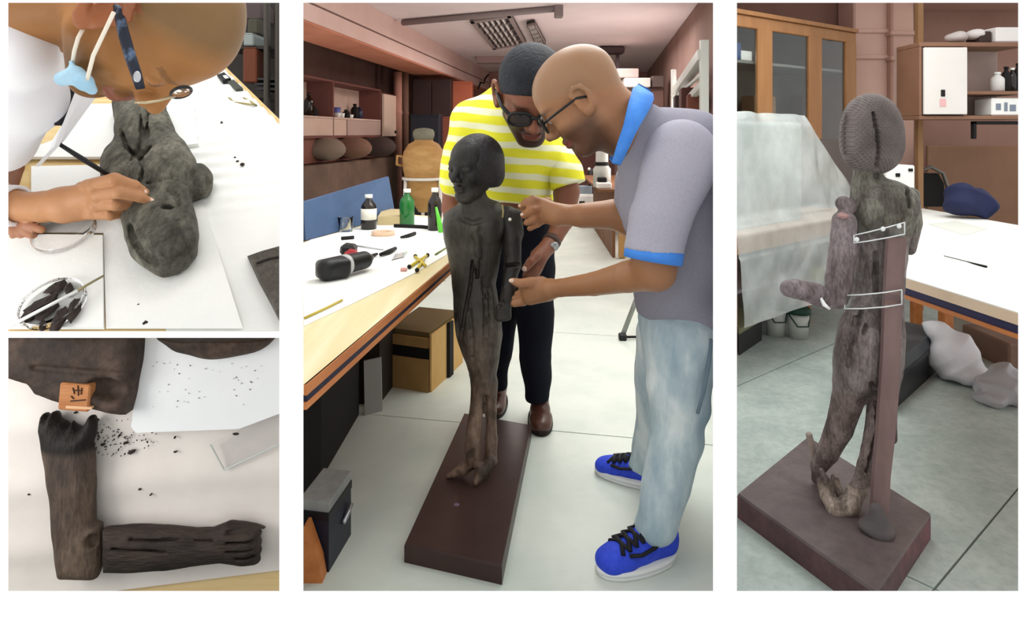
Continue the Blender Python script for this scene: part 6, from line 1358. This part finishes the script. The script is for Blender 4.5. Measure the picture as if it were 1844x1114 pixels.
for dx, dy in ((-.18, -.18), (-.18, .18), (.18, .18)): MB().tube([Vector((ray(1678, 5.35) + dx, 5.4 + dy, .012)), Vector((ray(1678, 5.35) + dx, 5.4 + dy, .42))], .012, 8).build('leg', M_dark, chb, True)
# black toolbox, bags
tk = thing('toolbox', 'black toolbox with an orange handle on the floor behind the statue', 'toolbox', (2.1, 3.5, 0)); ht = .19
A_ = G(1606, 742); B_ = G(1699, 657); w_ = Vector((-.16, .20, 0)); bt_ = [A_, B_, B_ + w_, A_ + w_]; c0 = sum(bt_, Vector()) / 4
MB().slab([p + Vector((0, 0, ht - .05)) for p in bt_], (0, 0, -(ht - .05))).build('body', mat('black_toolbox', '141719', rough=.4), tk); MB().slab([c0 + (p - c0) * 1.04 + Vector((0, 0, ht - .03)) for p in bt_], (0, 0, -.022)).build('rim', mat('black_toolbox2', '22272a', rough=.4), tk)
MB().loft([c0 + (p - c0) * .9 + Vector((0, 0, ht + .03)) for p in bt_], [c0 + (p - c0) * 1.02 + Vector((0, 0, ht - .03)) for p in bt_]).build('lid', mat('grey_black_lid', '34393c', '4a4f52', scale=6, rough=.5), tk)
h_ = c0 + Vector((-.14, -.14, ht + .04)); MB().tube([h_ + (B_ - A_) * -.14, h_ + (B_ - A_) * -.1 + Vector((0, 0, .02)), h_ + (B_ - A_) * .1 + Vector((0, 0, .02)), h_ + (B_ - A_) * .14], .012, 8).build('handle', mat('orange_handle', '8a4a2c', rough=.5), tk, True)
def bagl(name, parts, label, m, cutz=0.0, a=.022, f=12, cat='bag', h=.009):
    s = SDF(h)
    for c, r, k in parts: s.ell(c, r, None, k)
    s.post(crumple(a, f)); s.cut(Vector((0, 0, cutz)), (0, 0, -1)); return tag(s.build(name, m), label, cat)
M_wbag = mat('white_bag_plastic', 'd9d8dc', 'e4e3e6', scale=6, rough=.5, bump=.5, bscale=14)
q = G(1738, 694); bagl('plastic_bag', [(q + Vector((0, .1, .12)), (.13, .13, .14), .03), (q + Vector((-.06, .14, .24)), (.07, .08, .06), .04), (q + Vector((.05, .02, .05)), (.13, .1, .06), .04)], 'white plastic bag slumped on the floor beside the black toolbox', M_wbag)
q = G(1815, 728); bagl('crumpled_plastic', [(q + Vector((0, .05, .06)), (.12, .12, .09), .03), (q + Vector((-.08, .0, .03)), (.08, .08, .04), .03), (q + Vector((.05, .08, .13)), (.07, .08, .05), .03)], 'crumpled clear plastic on the floor at the right edge', mat('hazy_plastic', 'c9c6c8', rough=.35, trans=.5, bump=.6, bscale=18), 0, .014, 22, 'plastic')
q = Vector((ray(1755, 4.3), 4.3, 0)); bagl('sack', [(q + Vector((0, 0, .25)), (.16, .15, .22), .03), (q + Vector((0, 0, .08)), (.17, .16, .1), .03)], 'beige sack standing under the right hand table', mat('beige_sack', 'a79f94', rough=.9, bump=.3, bscale=14), 0, .008, 12)
small('storage_carton', 1772, 1850, 600, 682, 4.0, mat('brown_card2', '7a5e50', '866a5b', scale=3, rough=.8), 'brown carton under the table at the right edge', 'box', .4)

# ---- left bench under plastic
bn = thing('bench', 'wooden bench wrapped in a clear plastic sheet at the left', 'bench', (1.75, 4.1, 0))
Ba, Bb = TB(1318, 427), TB(1516, 391); bd = (Bb - Ba).normalized(); bnv = Vector((-bd.y, bd.x, 0))
bclip = lambda pl: [Vector((x, y, pl[0].z)) for x, y in clip([(p.x, p.y) for p in pl], 1, -.3275, 0)]
MB().slab(bclip([Ba, Bb + bd * .6, Bb + bd * .4 + bnv * .55, Ba + bnv * .55]), (0, 0, -.10)).build('bench_top', mat('orange_bench_wood', 'b07a4a', 'bd8856', scale=3, stretch=(1, 1, 6), rough=.5), bn)
for t in (.55, 1.5): p = Ba + bd * t + bnv * .35; MB().box((p.x, p.y, .35), (.07, .07, .70), None, .006).build('leg', M_orange, bn)
hum = thing('wrapped_stack', 'tall stack of boards on the bench hidden under plastic', 'stack', Ba + bd * .7 + bnv * .35)
MB().slab(bclip([Ba + bnv * .12 + Vector((0, 0, .62)), Ba + bd * 1.0 + bnv * .12 + Vector((0, 0, .62)), Ba + bd * 1.0 + bnv * .6 + Vector((0, 0, .62)), Ba + bnv * .6 + Vector((0, 0, .62))]), (0, 0, -.615)).build('body', mat('pale_stack', '9aa39c', 'b3b8ae', scale=2, rough=.8), hum)
def sheet(u, v):
    L_ = -.02 + u * 1.72; p = Ba + bd * L_
    # profile from the back of the top, over the front, down past the bench edge
    pr = [(0, .62, .66), (.18, .12, .665), (.24, .075, .60), (.52, .03, .10), (.60, -.03, .012), (.66, -.035, -.09), (1.0, -.06, -.46)]
    for a, b in zip(pr[:-1], pr[1:]):
        if v <= b[0]: t = (v - a[0]) / (b[0] - a[0]); d_ = a[1] + t * (b[1] - a[1]); h_ = a[2] + t * (b[2] - a[2]); break
    if u > .60: f_ = (u - .60) / .4; h_ = h_ if v > .6 else .012 + (h_ - .012) * max(0, 1 - f_ * .75); d_ += .05 * f_
    wr = .010 * math.sin(9 * u + 6 * v + 2.5 * math.sin(4 * v + 2 * u)) + .005 * math.sin(23 * u - 9 * v + 2 * math.sin(6 * u)) + .003 * math.sin(31 * (u + .8 * v))
    if .55 < v < .68: wr = abs(wr) * .4
    q = p + bnv * (d_ - abs(wr) - .012) + Vector((0, 0, h_ + abs(wr) * (.8 if v < .22 else .1))); q.x = max(q.x, .328 * q.y); return q
M_film = mat('milky_plastic_film', 'e0e6e2', 'bfc6c2', scale=3.5, rough=.22, alpha=.52, spec=.6, bump=.5, bscale=7)
g = MB().grid(sheet, 90, 110).build('plastic_sheet', M_film, None, True); tag(g, 'milky plastic sheet draped over the bench and the stack on it', 'plastic sheet')
def bucket(px, py, wpx, hpx, label):
    o = G(px, py); k_ = o.y / F; r = wpx / 2 * k_; h = hpx * k_; t = thing('bucket', label, 'bucket', o)
    MB().lathe([(r * .82, 0), (r, h * .86), (0, h * .86), (0, .0)][:2] + [(r * .97, h * .86), (r * .8, .01), (0, .01)], o, seg=28).build('tub', mat('white_bucket', 'd4d6d0', rough=.5), t, True); MB().lathe([(0, h * .80), (r * 1.1, h * .80), (r * 1.1, h * .92), (r * .95, h), (0, h)], o, seg=28).build('lid', mat('dark_green_lid', '27473a', rough=.5), t, True)
    MB().tube([o + Vector((-r * 1.05, -.01, h * .8)), o + Vector((-r * .5, -r, h * .45)), o + Vector((r * .5, -r, h * .45)), o + Vector((r * 1.05, -.01, h * .8))], .005, 6).build('handle', mat('dark_green_lid', '27473a'), t, True); return t
bucket(1397, 603, 38, 62, 'left white bucket with green lid under the plastic covered bench'); bucket(1438, 608, 38, 56, 'right white bucket with green lid under the plastic covered bench')
floorbox('floor_crate', 'olive topped dark crate on the floor at the left edge', 'box', [G(1331, 640), G(1372, 612), G(1372, 612) + Vector((-.1, .3, 0)), Vector((ray(1316, 4.4), 4.4, 0))], .13, mat('dark_crate', '3a3c3a', rough=.7), mat('olive_lid', '8a8a6c', rough=.7))
yt = small('yellow_tin', 1452, 1488, 480, 502, 4.3, mat('dull_yellow', '8c7d3c', rough=.5), 'dull yellow tin on the shelf beneath the bench behind the elbow', 'tin'); 
sl = MB().slab([Ba + bd * .3 + bnv * .15 + Vector((0, 0, -.355)), Bb + bd * .5 + bnv * .15 + Vector((0, 0, -.355)), Bb + bd * .5 + bnv * .5 + Vector((0, 0, -.355)), Ba + bd * .3 + bnv * .5 + Vector((0, 0, -.355))], (0, 0, -.02)).build('lower_shelf', mat('grey_mauve_board', '8c8486', rough=.7), bn)
